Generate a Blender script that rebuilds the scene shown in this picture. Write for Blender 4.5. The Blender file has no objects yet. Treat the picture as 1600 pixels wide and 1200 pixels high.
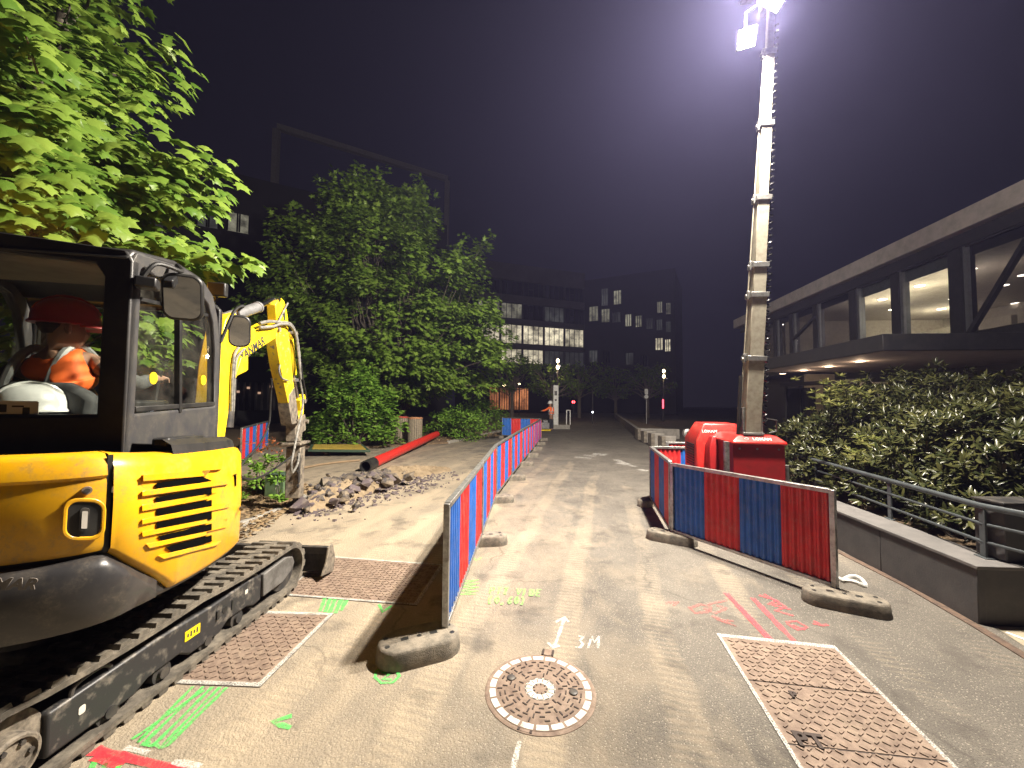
import bpy, math, random
import numpy as np
from mathutils import Vector, Matrix
R = math.radians
sc = bpy.context.scene
C = sc.collection
rng = random.Random(7)
nrng = np.random.default_rng(7)

# ------------------------------------------------------------------ camera
CH, FPX, PITCH, ROLL = 1.75, 620.0, math.atan(28/620.0), 0.009
CF = Vector((0, math.cos(PITCH), math.sin(PITCH)))
_r0 = Vector((1, 0, 0)); _u0 = Vector((0, -math.sin(PITCH), math.cos(PITCH)))
CR = _r0*math.cos(ROLL) + _u0*math.sin(ROLL)
CU = _u0*math.cos(ROLL) - _r0*math.sin(ROLL)
CAMP = Vector((0, 0, CH))
cam = bpy.data.cameras.new('camera'); camo = bpy.data.objects.new('camera', cam); C.objects.link(camo)
m = Matrix(((CR.x, CU.x, -CF.x, 0), (CR.y, CU.y, -CF.y, 0), (CR.z, CU.z, -CF.z, CH), (0, 0, 0, 1)))
camo.matrix_world = m
cam.sensor_width = 36; cam.lens = 36*FPX/1600; cam.clip_end = 1000; cam.clip_start = 0.05
sc.camera = camo

def ray(px, py):
    return CF*FPX + CR*(px-800) + CU*(600-py)
def G(px, py, z=0.0):
    d = ray(px, py); t = (z-CH)/d.z
    return CAMP + d*t
def D(px, py, y):
    d = ray(px, py); return CAMP + d*(y/d.y)
def PL(px, py, p, n):
    d = ray(px, py); t = (Vector(p)-CAMP).dot(n)/d.dot(n); return CAMP + d*t

# ------------------------------------------------------------------ materials
def newmat(name):
    mt = bpy.data.materials.new(name); mt.use_nodes = True
    nt = mt.node_tree; b = nt.nodes['Principled BSDF']
    return mt, nt, b
def N(nt, typ, **kw):
    n = nt.nodes.new(typ)
    for k, v in kw.items():
        if k.startswith('i_'):
            key = k[2:]
            n.inputs[int(key) if key.isdigit() else key].default_value = v
        else: setattr(n, k, v)
    return n
def ln(nt, a, b): nt.links.new(a, b)
def ramp(nt, fac, stops):
    r = N(nt, 'ShaderNodeValToRGB'); e = r.color_ramp.elements
    while len(e) < len(stops): e.new(0.5)
    for el, (p, c) in zip(e, stops):
        el.position = p; el.color = (c, c, c, 1) if isinstance(c, (int, float)) else (*c, 1)
    ln(nt, fac, r.inputs[0]); return r.outputs[0]
def math_(nt, op, a, b=None):
    n = N(nt, 'ShaderNodeMath', operation=op)
    for i, x in enumerate((a, b)):
        if x is None: continue
        if isinstance(x, (int, float)): n.inputs[i].default_value = x
        else: ln(nt, x, n.inputs[i])
    return n.outputs[0]
def mix(nt, f, a, b):
    n = N(nt, 'ShaderNodeMix', data_type='RGBA')
    for s, x in ((0, f), (6, a), (7, b)):
        if isinstance(x, (int, float)): n.inputs[s].default_value = x
        elif isinstance(x, tuple): n.inputs[s].default_value = (*x, 1)
        else: ln(nt, x, n.inputs[s])
    return n.outputs[2]
def noise(nt, scale, detail=4, rough=0.55, vec=None, dist=0.0):
    n = N(nt, 'ShaderNodeTexNoise', i_Scale=scale, i_Detail=detail, i_Roughness=rough, i_Distortion=dist)
    if vec is None: vec = N(nt, 'ShaderNodeTexCoord').outputs['Object']
    ln(nt, vec, n.inputs['Vector']); return n.outputs['Fac']
def bump(nt, b, h, strength=0.3, dist=0.01):
    n = N(nt, 'ShaderNodeBump', i_Strength=strength, i_Distance=dist)
    ln(nt, h, n.inputs['Height']); ln(nt, n.outputs[0], b.inputs['Normal'])
def mat(name, col, rough=0.6, metal=0.0, col2=None, scale=6, lo=0.4, hi=0.65, bmp=0.0, bscale=60, coat=0.0, spec=None, detail=6, grime=0.0, gcol=(.30, .25, .18), gscale=9):
    """base colour broken up by a second one (dirt, wear) plus uneven gloss"""
    mt, nt, b = newmat(name)
    b.inputs['Metallic'].default_value = metal; b.inputs['Roughness'].default_value = rough
    if spec is not None: b.inputs['Specular IOR Level'].default_value = spec
    if coat: b.inputs['Coat Weight'].default_value = coat; b.inputs['Coat Roughness'].default_value = 0.15
    nz = noise(nt, scale, detail, 0.65)
    if col2 is None: col2 = tuple(c*0.8 for c in col)
    f = ramp(nt, nz, [(lo, 0.0), (hi, 1.0)])
    cc_ = mix(nt, f, col, col2)
    if grime:
        g1 = ramp(nt, noise(nt, gscale, 9, .72), [(.48, 0), (.72, 1)]); g2 = ramp(nt, noise(nt, gscale*9, 4, .8), [(.45, .25), (.62, 1)])
        cc_ = mix(nt, math_(nt, 'MULTIPLY', math_(nt, 'MULTIPLY', g1, g2), grime), cc_, gcol)
    ln(nt, cc_, b.inputs['Base Color'])
    rr = N(nt, 'ShaderNodeMapRange', i_3=max(0.03, rough-0.1), i_4=min(1, rough+0.15))
    ln(nt, nz, rr.inputs[0]); ln(nt, rr.outputs[0], b.inputs['Roughness'])
    if bmp: bump(nt, b, noise(nt, bscale, 3), bmp, 0.01)
    return mt
def emit(name, col, s):
    mt, nt, b = newmat(name)
    b.inputs['Base Color'].default_value = (0.02, 0.02, 0.02, 1)
    b.inputs['Emission Color'].default_value = (*col, 1); b.inputs['Emission Strength'].default_value = s
    return mt
def glass(name, tint=(0.7, 0.75, 0.72), refl=1.0, dirt=0.0, ior=1.45):
    mt = bpy.data.materials.new(name); mt.use_nodes = True; nt = mt.node_tree; nt.nodes.clear()
    o = N(nt, 'ShaderNodeOutputMaterial'); tr = N(nt, 'ShaderNodeBsdfTransparent'); tr.inputs[0].default_value = (*tint, 1)
    gl = N(nt, 'ShaderNodeBsdfGlossy'); gl.inputs['Roughness'].default_value = 0.03; gl.inputs[0].default_value = (refl, refl, refl, 1)
    fr = N(nt, 'ShaderNodeFresnel', i_IOR=ior); mx = N(nt, 'ShaderNodeMixShader')
    ge = N(nt, 'ShaderNodeNewGeometry'); ln(nt, math_(nt, 'MULTIPLY', fr.outputs[0], math_(nt, 'SUBTRACT', 1.0, ge.outputs['Backfacing'])), mx.inputs[0]); ln(nt, tr.outputs[0], mx.inputs[1]); ln(nt, gl.outputs[0], mx.inputs[2])
    out = mx.outputs[0]
    if dirt:
        df = N(nt, 'ShaderNodeBsdfDiffuse'); df.inputs[0].default_value = (0.45, 0.42, 0.36, 1)
        m2 = N(nt, 'ShaderNodeMixShader'); f = ramp(nt, noise(nt, 7, 8, 0.7), [(0.35, 0.0), (0.8, dirt)])
        ln(nt, f, m2.inputs[0]); ln(nt, out, m2.inputs[1]); ln(nt, df.outputs[0], m2.inputs[2]); out = m2.outputs[0]
    ln(nt, out, o.inputs[0]); return mt
def leafmat(name, c1, c2, trans=0.35, rough=0.45, tcol=None):
    mt = bpy.data.materials.new(name); mt.use_nodes = True; nt = mt.node_tree
    b = nt.nodes['Principled BSDF']; o = nt.nodes['Material Output']
    at = N(nt, 'ShaderNodeAttribute', attribute_name='tone')
    col = mix(nt, at.outputs['Fac'], c1, c2)
    ln(nt, col, b.inputs['Base Color']); b.inputs['Roughness'].default_value = rough; b.inputs['Specular IOR Level'].default_value = 0.35
    t = N(nt, 'ShaderNodeBsdfTranslucent'); mx = N(nt, 'ShaderNodeMixShader'); mx.inputs[0].default_value = trans
    if tcol: t.inputs[0].default_value = (*tcol, 1)
    else: ln(nt, col, t.inputs[0])
    ln(nt, b.outputs[0], mx.inputs[1]); ln(nt, t.outputs[0], mx.inputs[2]); ln(nt, mx.outputs[0], o.inputs[0]); return mt
def paintmat(name, col, cover=0.5):
    """sprayed paint: broken coverage over the surface below"""
    mt, nt, b = newmat(name); o = nt.nodes['Material Output']
    b.inputs['Base Color'].default_value = (*col, 1); b.inputs['Roughness'].default_value = 0.7
    tr = N(nt, 'ShaderNodeBsdfTransparent'); mx = N(nt, 'ShaderNodeMixShader')
    f = math_(nt, 'MULTIPLY', ramp(nt, noise(nt, 110, 6, 0.8), [(cover-0.14, 0.0), (cover+0.14, .95)]), ramp(nt, noise(nt, 9, 3, .6), [(.25, .45), (.55, 1.0)]))
    ln(nt, f, mx.inputs[0]); ln(nt, tr.outputs[0], mx.inputs[1]); ln(nt, b.outputs[0], mx.inputs[2]); ln(nt, mx.outputs[0], o.inputs[0]); return mt

# ------------------------------------------------------------------ mesh builder
ORIG = {}
class MB:
    def __init__(s): s.v = []; s.f = []; s.m = []
    def add(s, vs, fs, mi=0):
        o = len(s.v); s.v += [tuple(v) for v in vs]
        for f in fs: s.f.append(tuple(o+i for i in f)); s.m.append(mi)
    def box(s, c, size, rz=0.0, mi=0, M=None):
        x, y, z = (k/2 for k in size); c = Vector(c)
        rot = M if M is not None else Matrix.Rotation(rz, 3, 'Z')
        s.add([c + rot @ Vector((a*x, b*y, d*z)) for d in (-1, 1) for b in (-1, 1) for a in (-1, 1)],
              [(0, 2, 3, 1), (4, 5, 7, 6), (0, 1, 5, 4), (2, 6, 7, 3), (0, 4, 6, 2), (1, 3, 7, 5)], mi)
    def bar(s, p0, p1, w, h, up=(0, 0, 1), mi=0):
        p0 = Vector(p0); p1 = Vector(p1); d = (p1-p0); L = d.length; d.normalize()
        side = d.cross(Vector(up))
        if side.length < 1e-4: side = d.cross(Vector((0, 1, 0)))
        side.normalize(); u = side.cross(d)
        M = Matrix((side, d, u)).transposed()
        s.box((p0+p1)/2, (w, L, h), M=M, mi=mi)
    def tube(s, pts, r, n=8, mi=0, caps=True):
        pts = [Vector(p) for p in pts]; k = len(pts); rr = r if isinstance(r, (list, tuple)) else [r]*k
        vs = []; u = None
        for i, p in enumerate(pts):
            d = (pts[min(i+1, k-1)] - pts[max(i-1, 0)]).normalized()
            if u is None:
                a = Vector((0, 0, 1)) if abs(d.z) < 0.9 else Vector((1, 0, 0)); u = d.cross(a).normalized()
            else:
                u = (u - d*u.dot(d)).normalized()
            w = d.cross(u)
            vs += [p + (u*math.cos(2*math.pi*j/n) + w*math.sin(2*math.pi*j/n))*rr[i] for j in range(n)]
        fs = [(i*n+j, i*n+(j+1) % n, (i+1)*n+(j+1) % n, (i+1)*n+j) for i in range(k-1) for j in range(n)]
        if caps: fs += [tuple(reversed(range(n))), tuple(range((k-1)*n, k*n))]
        s.add(vs, fs, mi)
    def cyl(s, p0, p1, r, n=16, mi=0, r2=None): s.tube([p0, p1], [r, r if r2 is None else r2], n, mi)
    def prism(s, poly, off, mi=0):
        poly = [Vector(p) for p in poly]; off = Vector(off); n = len(poly)
        s.add(poly + [p+off for p in poly], [tuple(reversed(range(n))), tuple(range(n, 2*n))] + [(i, (i+1) % n, n+(i+1) % n, n+i) for i in range(n)], mi)
    def ring(s, outer, inner, off, mi=0):
        """frame between two outlines with the same number of points, given a thickness"""
        n = len(outer); off = Vector(off)
        a = [Vector(p) for p in outer]; b = [Vector(p) for p in inner]
        vs = a + b + [p+off for p in a] + [p+off for p in b]; fs = []
        for i in range(n):
            j = (i+1) % n
            fs += [(i, n+i, n+j, j), (2*n+i, 2*n+j, 3*n+j, 3*n+i), (i, j, 2*n+j, 2*n+i), (n+i, 3*n+i, 3*n+j, n+j)]
        s.add(vs, fs, mi)
    def lathe(s, prof, c=(0, 0, 0), n=20, M=None, mi=0):
        c = Vector(c); vs = []
        for r, z in prof:
            for j in range(n):
                p = Vector((r*math.cos(2*math.pi*j/n), r*math.sin(2*math.pi*j/n), z))
                vs.append(c + (M @ p if M is not None else p))
        k = len(prof)
        fs = [(i*n+j, i*n+(j+1) % n, (i+1)*n+(j+1) % n, (i+1)*n+j) for i in range(k-1) for j in range(n)]
        fs += [tuple(reversed(range(n))), tuple(range((k-1)*n, k*n))]
        s.add(vs, fs, mi)
    def build(s, name, mats, parent=None, smooth=True, bevel=0.0, local=False, angle=0.6):
        me = bpy.data.meshes.new(name)
        o = Vector((0, 0, 0)) if (parent is None or local) else ORIG[parent.name]
        me.from_pydata([(v[0]-o.x, v[1]-o.y, v[2]-o.z) for v in s.v], [], s.f)
        for mt in (mats if isinstance(mats, (list, tuple)) else [mats]): me.materials.append(mt)
        me.polygons.foreach_set('material_index', s.m)
        return fin(me, name, parent, smooth, bevel, angle)
def fin(me, name, parent, smooth=True, bevel=0.0, angle=0.6):
    if smooth:
        me.polygons.foreach_set('use_smooth', [True]*len(me.polygons)); me.set_sharp_from_angle(angle=angle)
    me.update()
    ob = bpy.data.objects.new(name, me); C.objects.link(ob)
    if parent is not None: ob.parent = parent; ORIG[ob.name] = ORIG.get(parent.name, Vector((0, 0, 0)))
    else: ORIG[ob.name] = Vector((0, 0, 0))
    if bevel:
        b = ob.modifiers.new('bevel', 'BEVEL'); b.width = bevel; b.segments = 2; b.limit_method = 'ANGLE'; b.angle_limit = 0.6
        b.harden_normals = False
    return ob
def tag(o, label, cat, group=None):
    o['label'] = label; o['category'] = cat
    if group: o['group'] = group
    return o
def thing(name, label, cat, loc, group=None, rz=0.0):
    o = bpy.data.objects.new(name, None); o.empty_display_size = 0.1; C.objects.link(o)
    o.location = loc; o.rotation_euler = (0, 0, rz); ORIG[o.name] = Vector(loc)
    return tag(o, label, cat, group)
def struct(o, kind='structure'): o['kind'] = kind; return o
def children(o): return [c for c in bpy.data.objects if c.parent == o]
def copy_tree(o, parent=None, kids=None):
    c = o.copy(); C.objects.link(c); c.parent = parent
    for ch in children(o): copy_tree(ch, c)
    return c
def text_mesh(s, size, depth=0.002, bold=0.0, shear=0.0, align='CENTER'):
    cu = bpy.data.curves.new('t', 'FONT'); cu.body = s; cu.size = size; cu.extrude = depth; cu.offset = bold; cu.shear = shear
    cu.align_x = align; cu.align_y = 'CENTER'; cu.resolution_u = 3
    ob = bpy.data.objects.new('t', cu); C.objects.link(ob)
    dg = bpy.context.evaluated_depsgraph_get(); dg.update()
    me = bpy.data.meshes.new_from_object(ob.evaluated_get(dg))
    bpy.data.objects.remove(ob); return me
def place_text(name, s, size, pos, right, up, mt, parent, **kw):
    me = text_mesh(s, size, **kw)
    r = Vector(right).normalized(); u = Vector(up); u = (u - r*u.dot(r)).normalized(); n = r.cross(u)
    M = Matrix((r, u, n)).transposed().to_4x4(); M.translation = Vector(pos) - (ORIG[parent.name] if parent else Vector())
    me.transform(M); me.materials.clear(); me.materials.append(mt)
    return fin(me, name, parent, smooth=False)

# ------------------------------------------------------------------ foliage
MAPLE = [(0, 0), (.20, -.09), (.30, .08), (.52, .14), (.38, .28), (.56, .60), (.30, .52), (.17, .66), (0, 1.0)]
MAPLE = MAPLE + [(-x, y) for x, y in reversed(MAPLE[1:-1])]
STAR = [(0, 0), (.42, .05), (.25, .28), (.48, .62), (.17, .60), (0, 1.0), (-.17, .60), (-.48, .62), (-.25, .28), (-.42, .05)]
OVAL = [(0, 0), (.22, .25), (.26, .55), (.13, .85), (0, 1.0), (-.13, .85), (-.26, .55), (-.22, .25)]
LANCE = [(0, 0), (.10, .22), (.14, .5), (.09, .8), (0, 1.0), (-.09, .8), (-.14, .5), (-.10, .22)]
def leaf_mesh(name, pos, up, along, size, shape, mt, parent=None, fold=0.18, tone=None):
    """pos, up (leaf normal), along (towards the tip): arrays (n,3); one mesh of n separate leaves"""
    pos = np.asarray(pos, float); n = len(pos)
    al = np.asarray(along, float); al /= np.linalg.norm(al, axis=1)[:, None] + 1e-9
    up = np.asarray(up, float); up = up - al*(up*al).sum(1)[:, None]; up /= np.linalg.norm(up, axis=1)[:, None] + 1e-9
    sd = np.cross(al, up)
    tpl = [(0, .35)] + list(shape)
    k = len(tpl); size = np.asarray(size, float)
    V = np.zeros((n, k, 3))
    for i, (x, y) in enumerate(tpl):
        z = -fold*(abs(x)*0.9 + 0.55*max(0, y-.45)**1.2) if i else 0.05
        V[:, i] = pos + (sd*x + al*y + up*z)*size[:, None]
    o = Vector((0, 0, 0)) if parent is None else ORIG[parent.name]
    V -= np.array(o)
    q = k-1
    tri = np.array([(0, 1+i, 1+(i+1) % q) for i in range(q)])
    F = (tri[None] + (np.arange(n)*k)[:, None, None]).reshape(-1, 3)
    me = bpy.data.meshes.new(name); nf = len(F)
    me.vertices.add(n*k); me.vertices.foreach_set('co', V.reshape(-1))
    me.loops.add(nf*3); me.loops.foreach_set('vertex_index', F.reshape(-1).astype(np.int32))
    me.polygons.add(nf); me.polygons.foreach_set('loop_start', (np.arange(nf)*3).astype(np.int32))
    me.update(calc_edges=True); me.validate()
    a = me.attributes.new('tone', 'FLOAT', 'POINT')
    t = nrng.random(n) if tone is None else tone
    a.data.foreach_set('value', np.repeat(t, k).astype(np.float32))
    me.materials.append(mt)
    return fin(me, name, parent, smooth=True, angle=3.2)
def rnd(n, s=1.0): return nrng.normal(0, s, (n, 3))
def clump(c, n, r, flat=0.5, size=0.14, droop=0.5, out=None, tilt=.35):
    """leaves hanging around a twig end: returns pos, up, along, size"""
    c = np.array(c); d = rnd(n); d /= np.linalg.norm(d, axis=1)[:, None]
    d *= (nrng.random(n)**0.45)[:, None]*r; d[:, 2] *= flat
    al = d*np.array([1, 1, 0.3]) + rnd(n, 0.25*r)
    if out is not None: al = al + np.array(out)*r*0.6
    al /= np.linalg.norm(al, axis=1)[:, None] + 1e-9
    al[:, 2] -= droop*(0.5+nrng.random(n))
    up = np.tile([0, 0, 1.0], (n, 1)) + rnd(n, 0.35)
    if out is not None: up = up + np.array(out)*tilt
    return d+c, up, al, size*(0.6+0.6*nrng.random(n))
def merge(parts): return [np.concatenate([p[i] for p in parts]) for i in range(4)]

# ------------------------------------------------------------------ world and light
w = bpy.data.worlds.new("World"); sc.world = w; w.use_nodes = True
nt = w.node_tree; bg = nt.nodes['Background']
tc = N(nt, 'ShaderNodeTexCoord'); sp = N(nt, 'ShaderNodeSeparateXYZ'); ln(nt, tc.outputs['Generated'], sp.inputs[0])
ln(nt, ramp(nt, sp.outputs[2], [(0.0, (0.020, 0.018, 0.026)), (0.25, (0.013, 0.012, 0.020)), (1.0, (0.009, 0.008, 0.016))]), bg.inputs[0])
bg.inputs[1].default_value = 0.5
vs = sc.view_settings; vs.view_transform = 'Standard'; vs.look = 'None'; vs.exposure = 0; vs.gamma = 1
sc.render.engine = 'CYCLES'; cy = sc.cycles
cy.use_denoising = True; cy.max_bounces = 6; cy.diffuse_bounces = 3; cy.glossy_bounces = 3; cy.transmission_bounces = 4
cy.transparent_max_bounces = 16; cy.volume_bounces = 0; cy.caustics_reflective = False; cy.caustics_refractive = False
cy.sample_clamp_indirect = 4.0
try: cy.denoising_prefilter = 'ACCURATE'
except Exception: pass
def area(name, loc, target, power, size, col, parent):
    l = bpy.data.lights.new(name, 'AREA'); l.energy = power; l.size = size; l.color = col; l.shape = 'SQUARE'
    o = bpy.data.objects.new(name, l); C.objects.link(o)
    d = (Vector(target)-Vector(loc)).normalized()
    o.rotation_euler = d.to_track_quat('-Z', 'Y').to_euler()
    o.parent = parent; o.location = Vector(loc) - (ORIG[parent.name] if parent else Vector()); return o
def point(name, loc, power, r, col, parent):
    l = bpy.data.lights.new(name, 'POINT'); l.energy = power; l.shadow_soft_size = r; l.color = col
    o = bpy.data.objects.new(name, l); C.objects.link(o)
    o.parent = parent; o.location = Vector(loc) - (ORIG[parent.name] if parent else Vector()); return o
# ------------------------------------------------------------------ shared materials
GALV = mat('galvanised_steel', (.42, .42, .41), .42, .85, (.22, .21, .20), 14)
DKSTEEL = mat('dark_steel', (.035, .035, .037), .5, .3, (.09, .08, .07), 9)
BLACKPL = mat('black_plastic', (.012, .012, .013), .42, 0, (.03, .029, .027), 7)
RUBBER = mat('black_rubber', (.018, .018, .018), .75, 0, (.10, .09, .075), 9, .5, .8, bmp=.3)
RED_SHEET = mat('red_sheet', (.62, .026, .028), .42, 0, (.48, .022, .022), 5, spec=.4, grime=.55)
BLUE_SHEET = mat('blue_sheet', (.018, .13, .50), .42, 0, (.016, .10, .38), 5, spec=.4, grime=.45)
CONC = mat('concrete', (.36, .34, .30), .85, 0, (.25, .235, .21), 8, bmp=.3)
FOOTM = mat('recycled_rubber_foot', (.22, .19, .15), .85, 0, (.10, .09, .075), 10, bmp=.5, bscale=120)
WHITE = mat('white_paint', (.72, .72, .70), .5)
RUST = mat('rusty_cast_iron', (.23, .168, .128), .75, .1, (.13, .09, .07), 14, bmp=.2, grime=.6, gcol=(.36, .29, .21), gscale=4)
RUSTDK = mat('dark_cast_iron', (.05, .035, .03), .7, .3)

# ------------------------------------------------------------------ ground
mt, nt, b = newmat('dusty_asphalt')
tc = N(nt, 'ShaderNodeTexCoord'); ob = tc.outputs['Object']; sx = N(nt, 'ShaderNodeSeparateXYZ'); ln(nt, ob, sx.inputs[0])
agg = N(nt, 'ShaderNodeTexVoronoi', i_Scale=62); ln(nt, ob, agg.inputs['Vector'])
fine = noise(nt, 150, 2, .6, ob)
asp = mix(nt, ramp(nt, noise(nt, .9, 8, .65, ob), [(.35, 0), (.7, 1)]), (.115, .105, .092), (.195, .176, .150))
asp = mix(nt, ramp(nt, fine, [(.34, .85), (.5, 0)]), asp, (.045, .04, .036))
asp = mix(nt, ramp(nt, agg.outputs['Distance'], [(.10, .8), (.26, 0)]), asp, (.44, .40, .33))
# dust: thickest on the dug-up left side, thinning to the right and far away
xl = N(nt, 'ShaderNodeMapRange', i_1=2.8, i_2=-2.2, i_3=-.12, i_4=.30); ln(nt, sx.outputs[0], xl.inputs[0])
yl = N(nt, 'ShaderNodeMapRange', i_1=24, i_2=9, i_3=-.35, i_4=.0); ln(nt, sx.outputs[1], yl.inputs[0])
mp = N(nt, 'ShaderNodeMapping'); mp.inputs['Rotation'].default_value = (0, 0, R(-24)); mp.inputs['Scale'].default_value = (1.5, .8, 1); ln(nt, ob, mp.inputs[0])
streak = noise(nt, 1.6, 8, .68, mp.outputs[0], .6)
patch = noise(nt, .55, 7, .62, ob, .4)
dsum = math_(nt, 'ADD', math_(nt, 'ADD', math_(nt, 'MULTIPLY', streak, .55), math_(nt, 'MULTIPLY', patch, .5)), math_(nt, 'ADD', xl.outputs[0], yl.outputs[0]))
# tyre tracks printed in the dust along the carriageway
mp2 = N(nt, 'ShaderNodeMapping'); mp2.inputs['Rotation'].default_value = (0, 0, R(14)); ln(nt, ob, mp2.inputs[0])
wv = N(nt, 'ShaderNodeTexWave', bands_direction='X', i_Scale=.42, i_Distortion=2.2, i_Detail=2); wv.inputs['Detail Scale'].default_value = .5; ln(nt, mp2.outputs[0], wv.inputs[0])
tread = N(nt, 'ShaderNodeTexWave', bands_direction='Y', i_Scale=5.5, i_Distortion=3, i_Detail=2); ln(nt, mp2.outputs[0], tread.inputs[0])
trk = math_(nt, 'MULTIPLY', ramp(nt, wv.outputs['Fac'], [(.72, 0), (.9, 1)]), math_(nt, 'ADD', .35, math_(nt, 'MULTIPLY', tread.outputs['Fac'], .65)))
dsum = math_(nt, 'ADD', dsum, math_(nt, 'MULTIPLY', trk, .13))
dust = ramp(nt, dsum, [(.50, 0), (.90, .80)])
dust = math_(nt, 'MULTIPLY', dust, math_(nt, 'ADD', .55, math_(nt, 'MULTIPLY', noise(nt, 55, 4, .75, ob), .8)))
col = mix(nt, dust, asp, (.42, .345, .245))
col = mix(nt, ramp(nt, noise(nt, 2.3, 5, .6, ob), [(.55, 0), (.68, .6)]), col, (.07, .062, .055))
dv_ = N(nt, 'ShaderNodeVectorMath', operation='ADD'); nzc = N(nt, 'ShaderNodeTexNoise', i_Scale=1.8, i_Detail=5); ln(nt, ob, nzc.inputs['Vector']); ln(nt, ob, dv_.inputs[0])
sc_ = N(nt, 'ShaderNodeVectorMath', operation='SCALE'); sc_.inputs['Scale'].default_value = .7; ln(nt, nzc.outputs['Color'], sc_.inputs[0]); ln(nt, sc_.outputs[0], dv_.inputs[1])
ck = N(nt, 'ShaderNodeTexVoronoi', feature='DISTANCE_TO_EDGE', i_Scale=.42); ln(nt, dv_.outputs[0], ck.inputs['Vector'])
crack = math_(nt, 'MULTIPLY', ramp(nt, ck.outputs['Distance'], [(.002, .4), (.006, 0)]), ramp(nt, noise(nt, .8, 3, .5, ob), [(.46, 0), (.56, 1)]))
col = mix(nt, crack, col, (.035, .03, .026))
ln(nt, col, b.inputs['Base Color']); b.inputs['Roughness'].default_value = .82; b.inputs['Specular IOR Level'].default_value = .3
hsum = math_(nt, 'ADD', math_(nt, 'MULTIPLY', agg.outputs['Distance'], .7), math_(nt, 'ADD', fine, math_(nt, 'MULTIPLY', streak, .8)))
bump(nt, b, hsum, .8, .008)
GROUND = mt
g = MB(); g.add([(-110, -20, 0), (110, -20, 0), (110, 190, 0), (-110, 190, 0)], [(0, 1, 2, 3)])
struct(g.build('ground', GROUND, smooth=False))

# earth beds on the left with real edging stones
EARTH = mat('earth_mulch', (.11, .075, .045), .95, 0, (.20, .14, .08), 14, bmp=.8, bscale=40)
def bed(pts, z, name='planting_bed'):
    b_ = MB(); b_.prism([(p[0], p[1], -.02) for p in pts], (0, 0, z+.02)); return struct(b_.build(name, EARTH, smooth=False))
e0, e1 = G(374, 824), G(486, 782)
bedA = [(e0.x-.05, e0.y+.02), (e1.x-.06, e1.y), (-4.3, 7.6), (-5.6, 9.0), (-8.0, 8.2), (-8, 4.2), (-4.6, 4.2)]
bed(bedA, .05)
k = MB(); k.bar((e0.x, e0.y, .03), (e1.x, e1.y, .03), .09, .08); k.bar((-3.32, 6.75, .03), (-4.25, 7.66, .03), .09, .08)
struct(k.build('kerb', CONC, bevel=.01))
f0, f1, f2 = G(560, 702), G(700, 693), G(776, 676)
bedB = [(f0.x-1.5, f0.y+.3), (f0.x, f0.y), (f1.x, f1.y), (f2.x, f2.y), (.6, 34), (-16, 36), (-18, 15.2)]
bed(bedB, .07)
k = MB()
prev = None
line = [f1, (f1+f2)/2, f2, Vector((.2, 27, 0)), Vector((.6, 34, 0))]
for a, b_ in zip(line[:-1], line[1:]):
    nseg = max(1, int((b_-a).length/1.0))
    for i in range(nseg):
        p = a+(b_-a)*(i/nseg+.006); q = a+(b_-a)*((i+1)/nseg-.006); k.bar((p.x, p.y, .05), (q.x, q.y, .05), .12, .12)
struct(k.build('kerb', CONC, bevel=.012))

# ------------------------------------------------------------------ sprayed marks on the road
MZ = .004
def strokes(mb, polys, wpx, z=MZ, jitter=.0):
    """polys: lists of photo points on the road; wpx: line width in metres"""
    for si, pl in enumerate(polys):
        P = [G(x, y, z+si*.0004) for x, y in pl]
        Q = [P[0]]
        for a, b_ in zip(P[:-1], P[1:]):
            n = max(1, int((b_-a).length/.05))
            Q += [a+(b_-a)*((i+1)/n) for i in range(n)]
        vs, fs = [], []
        for i, p in enumerate(Q):
            d = (Q[min(i+1, len(Q)-1)]-Q[max(i-1, 0)]); d.z = 0; d.normalize(); sd = Vector((-d.y, d.x, 0))
            wv_ = wpx*(.48+rng.uniform(-.14, .14)); vs += [p+sd*wv_, p-sd*wv_]
        fs = [(2*i, 2*i+1, 2*i+3, 2*i+2) for i in range(len(Q)-1)]
        mb.add(vs, fs)
GREEN = paintmat('green_spray', (.10, .62, .12), .45); GREEN2 = paintmat('pale_green_spray', (.24, .62, .14), .40)
WSPRAY = paintmat('white_spray', (.68, .67, .62), .50); PINK = paintmat('pink_spray', (.78, .09, .11), .47); REDSP = paintmat('red_spray', (.66, .03, .05), .42)
PINK2 = paintmat('faded_pink_spray', (.66, .12, .12), .56)
def mark(polys, wd, mt, label):
    mb = MB(); strokes(mb, polys, wd); return tag(mb.build('spray_marking', mt, smooth=False), label, 'spray marking')
mark([[(302, 1072), (215, 1160), (224, 1150)], [(318, 1072), (222, 1164), (236, 1158)], [(332, 1073), (238, 1166), (226, 1162)], [(344, 1073), (250, 1168), (240, 1160)], [(354, 1074), (262, 1164), (252, 1168)], [(318, 1078), (206, 1155)]],
     .022, GREEN, 'long green hatched spray strokes beside the near track of the yellow digger')
mark([[(456, 1118), (424, 1128), (454, 1137)]], .03, GREEN, 'small green sprayed arrowhead alone on the road below the plates')
mark([[(600, 1044), (588, 1048), (586, 1058), (596, 1067), (614, 1066), (624, 1056), (618, 1046), (604, 1043), (592, 1050)], [(596, 1050), (608, 1054), (598, 1060), (612, 1062)], [(602, 1049), (614, 1051)]],
     .018, GREEN, 'green sprayed circle with a scribble inside in front of the near barrier foot')
mark([[(508, 934), (500, 955)], [(516, 935), (508, 956)], [(524, 936), (515, 957)], [(533, 937), (524, 958)], [(541, 938), (533, 954)]], .035, GREEN, 'short green hatch strokes between the two plates by the digger track')
mark([[(592, 944), (598, 956), (612, 946)]], .028, GREEN, 'small green tick in the shade of the barrier beside the large plate')
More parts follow.
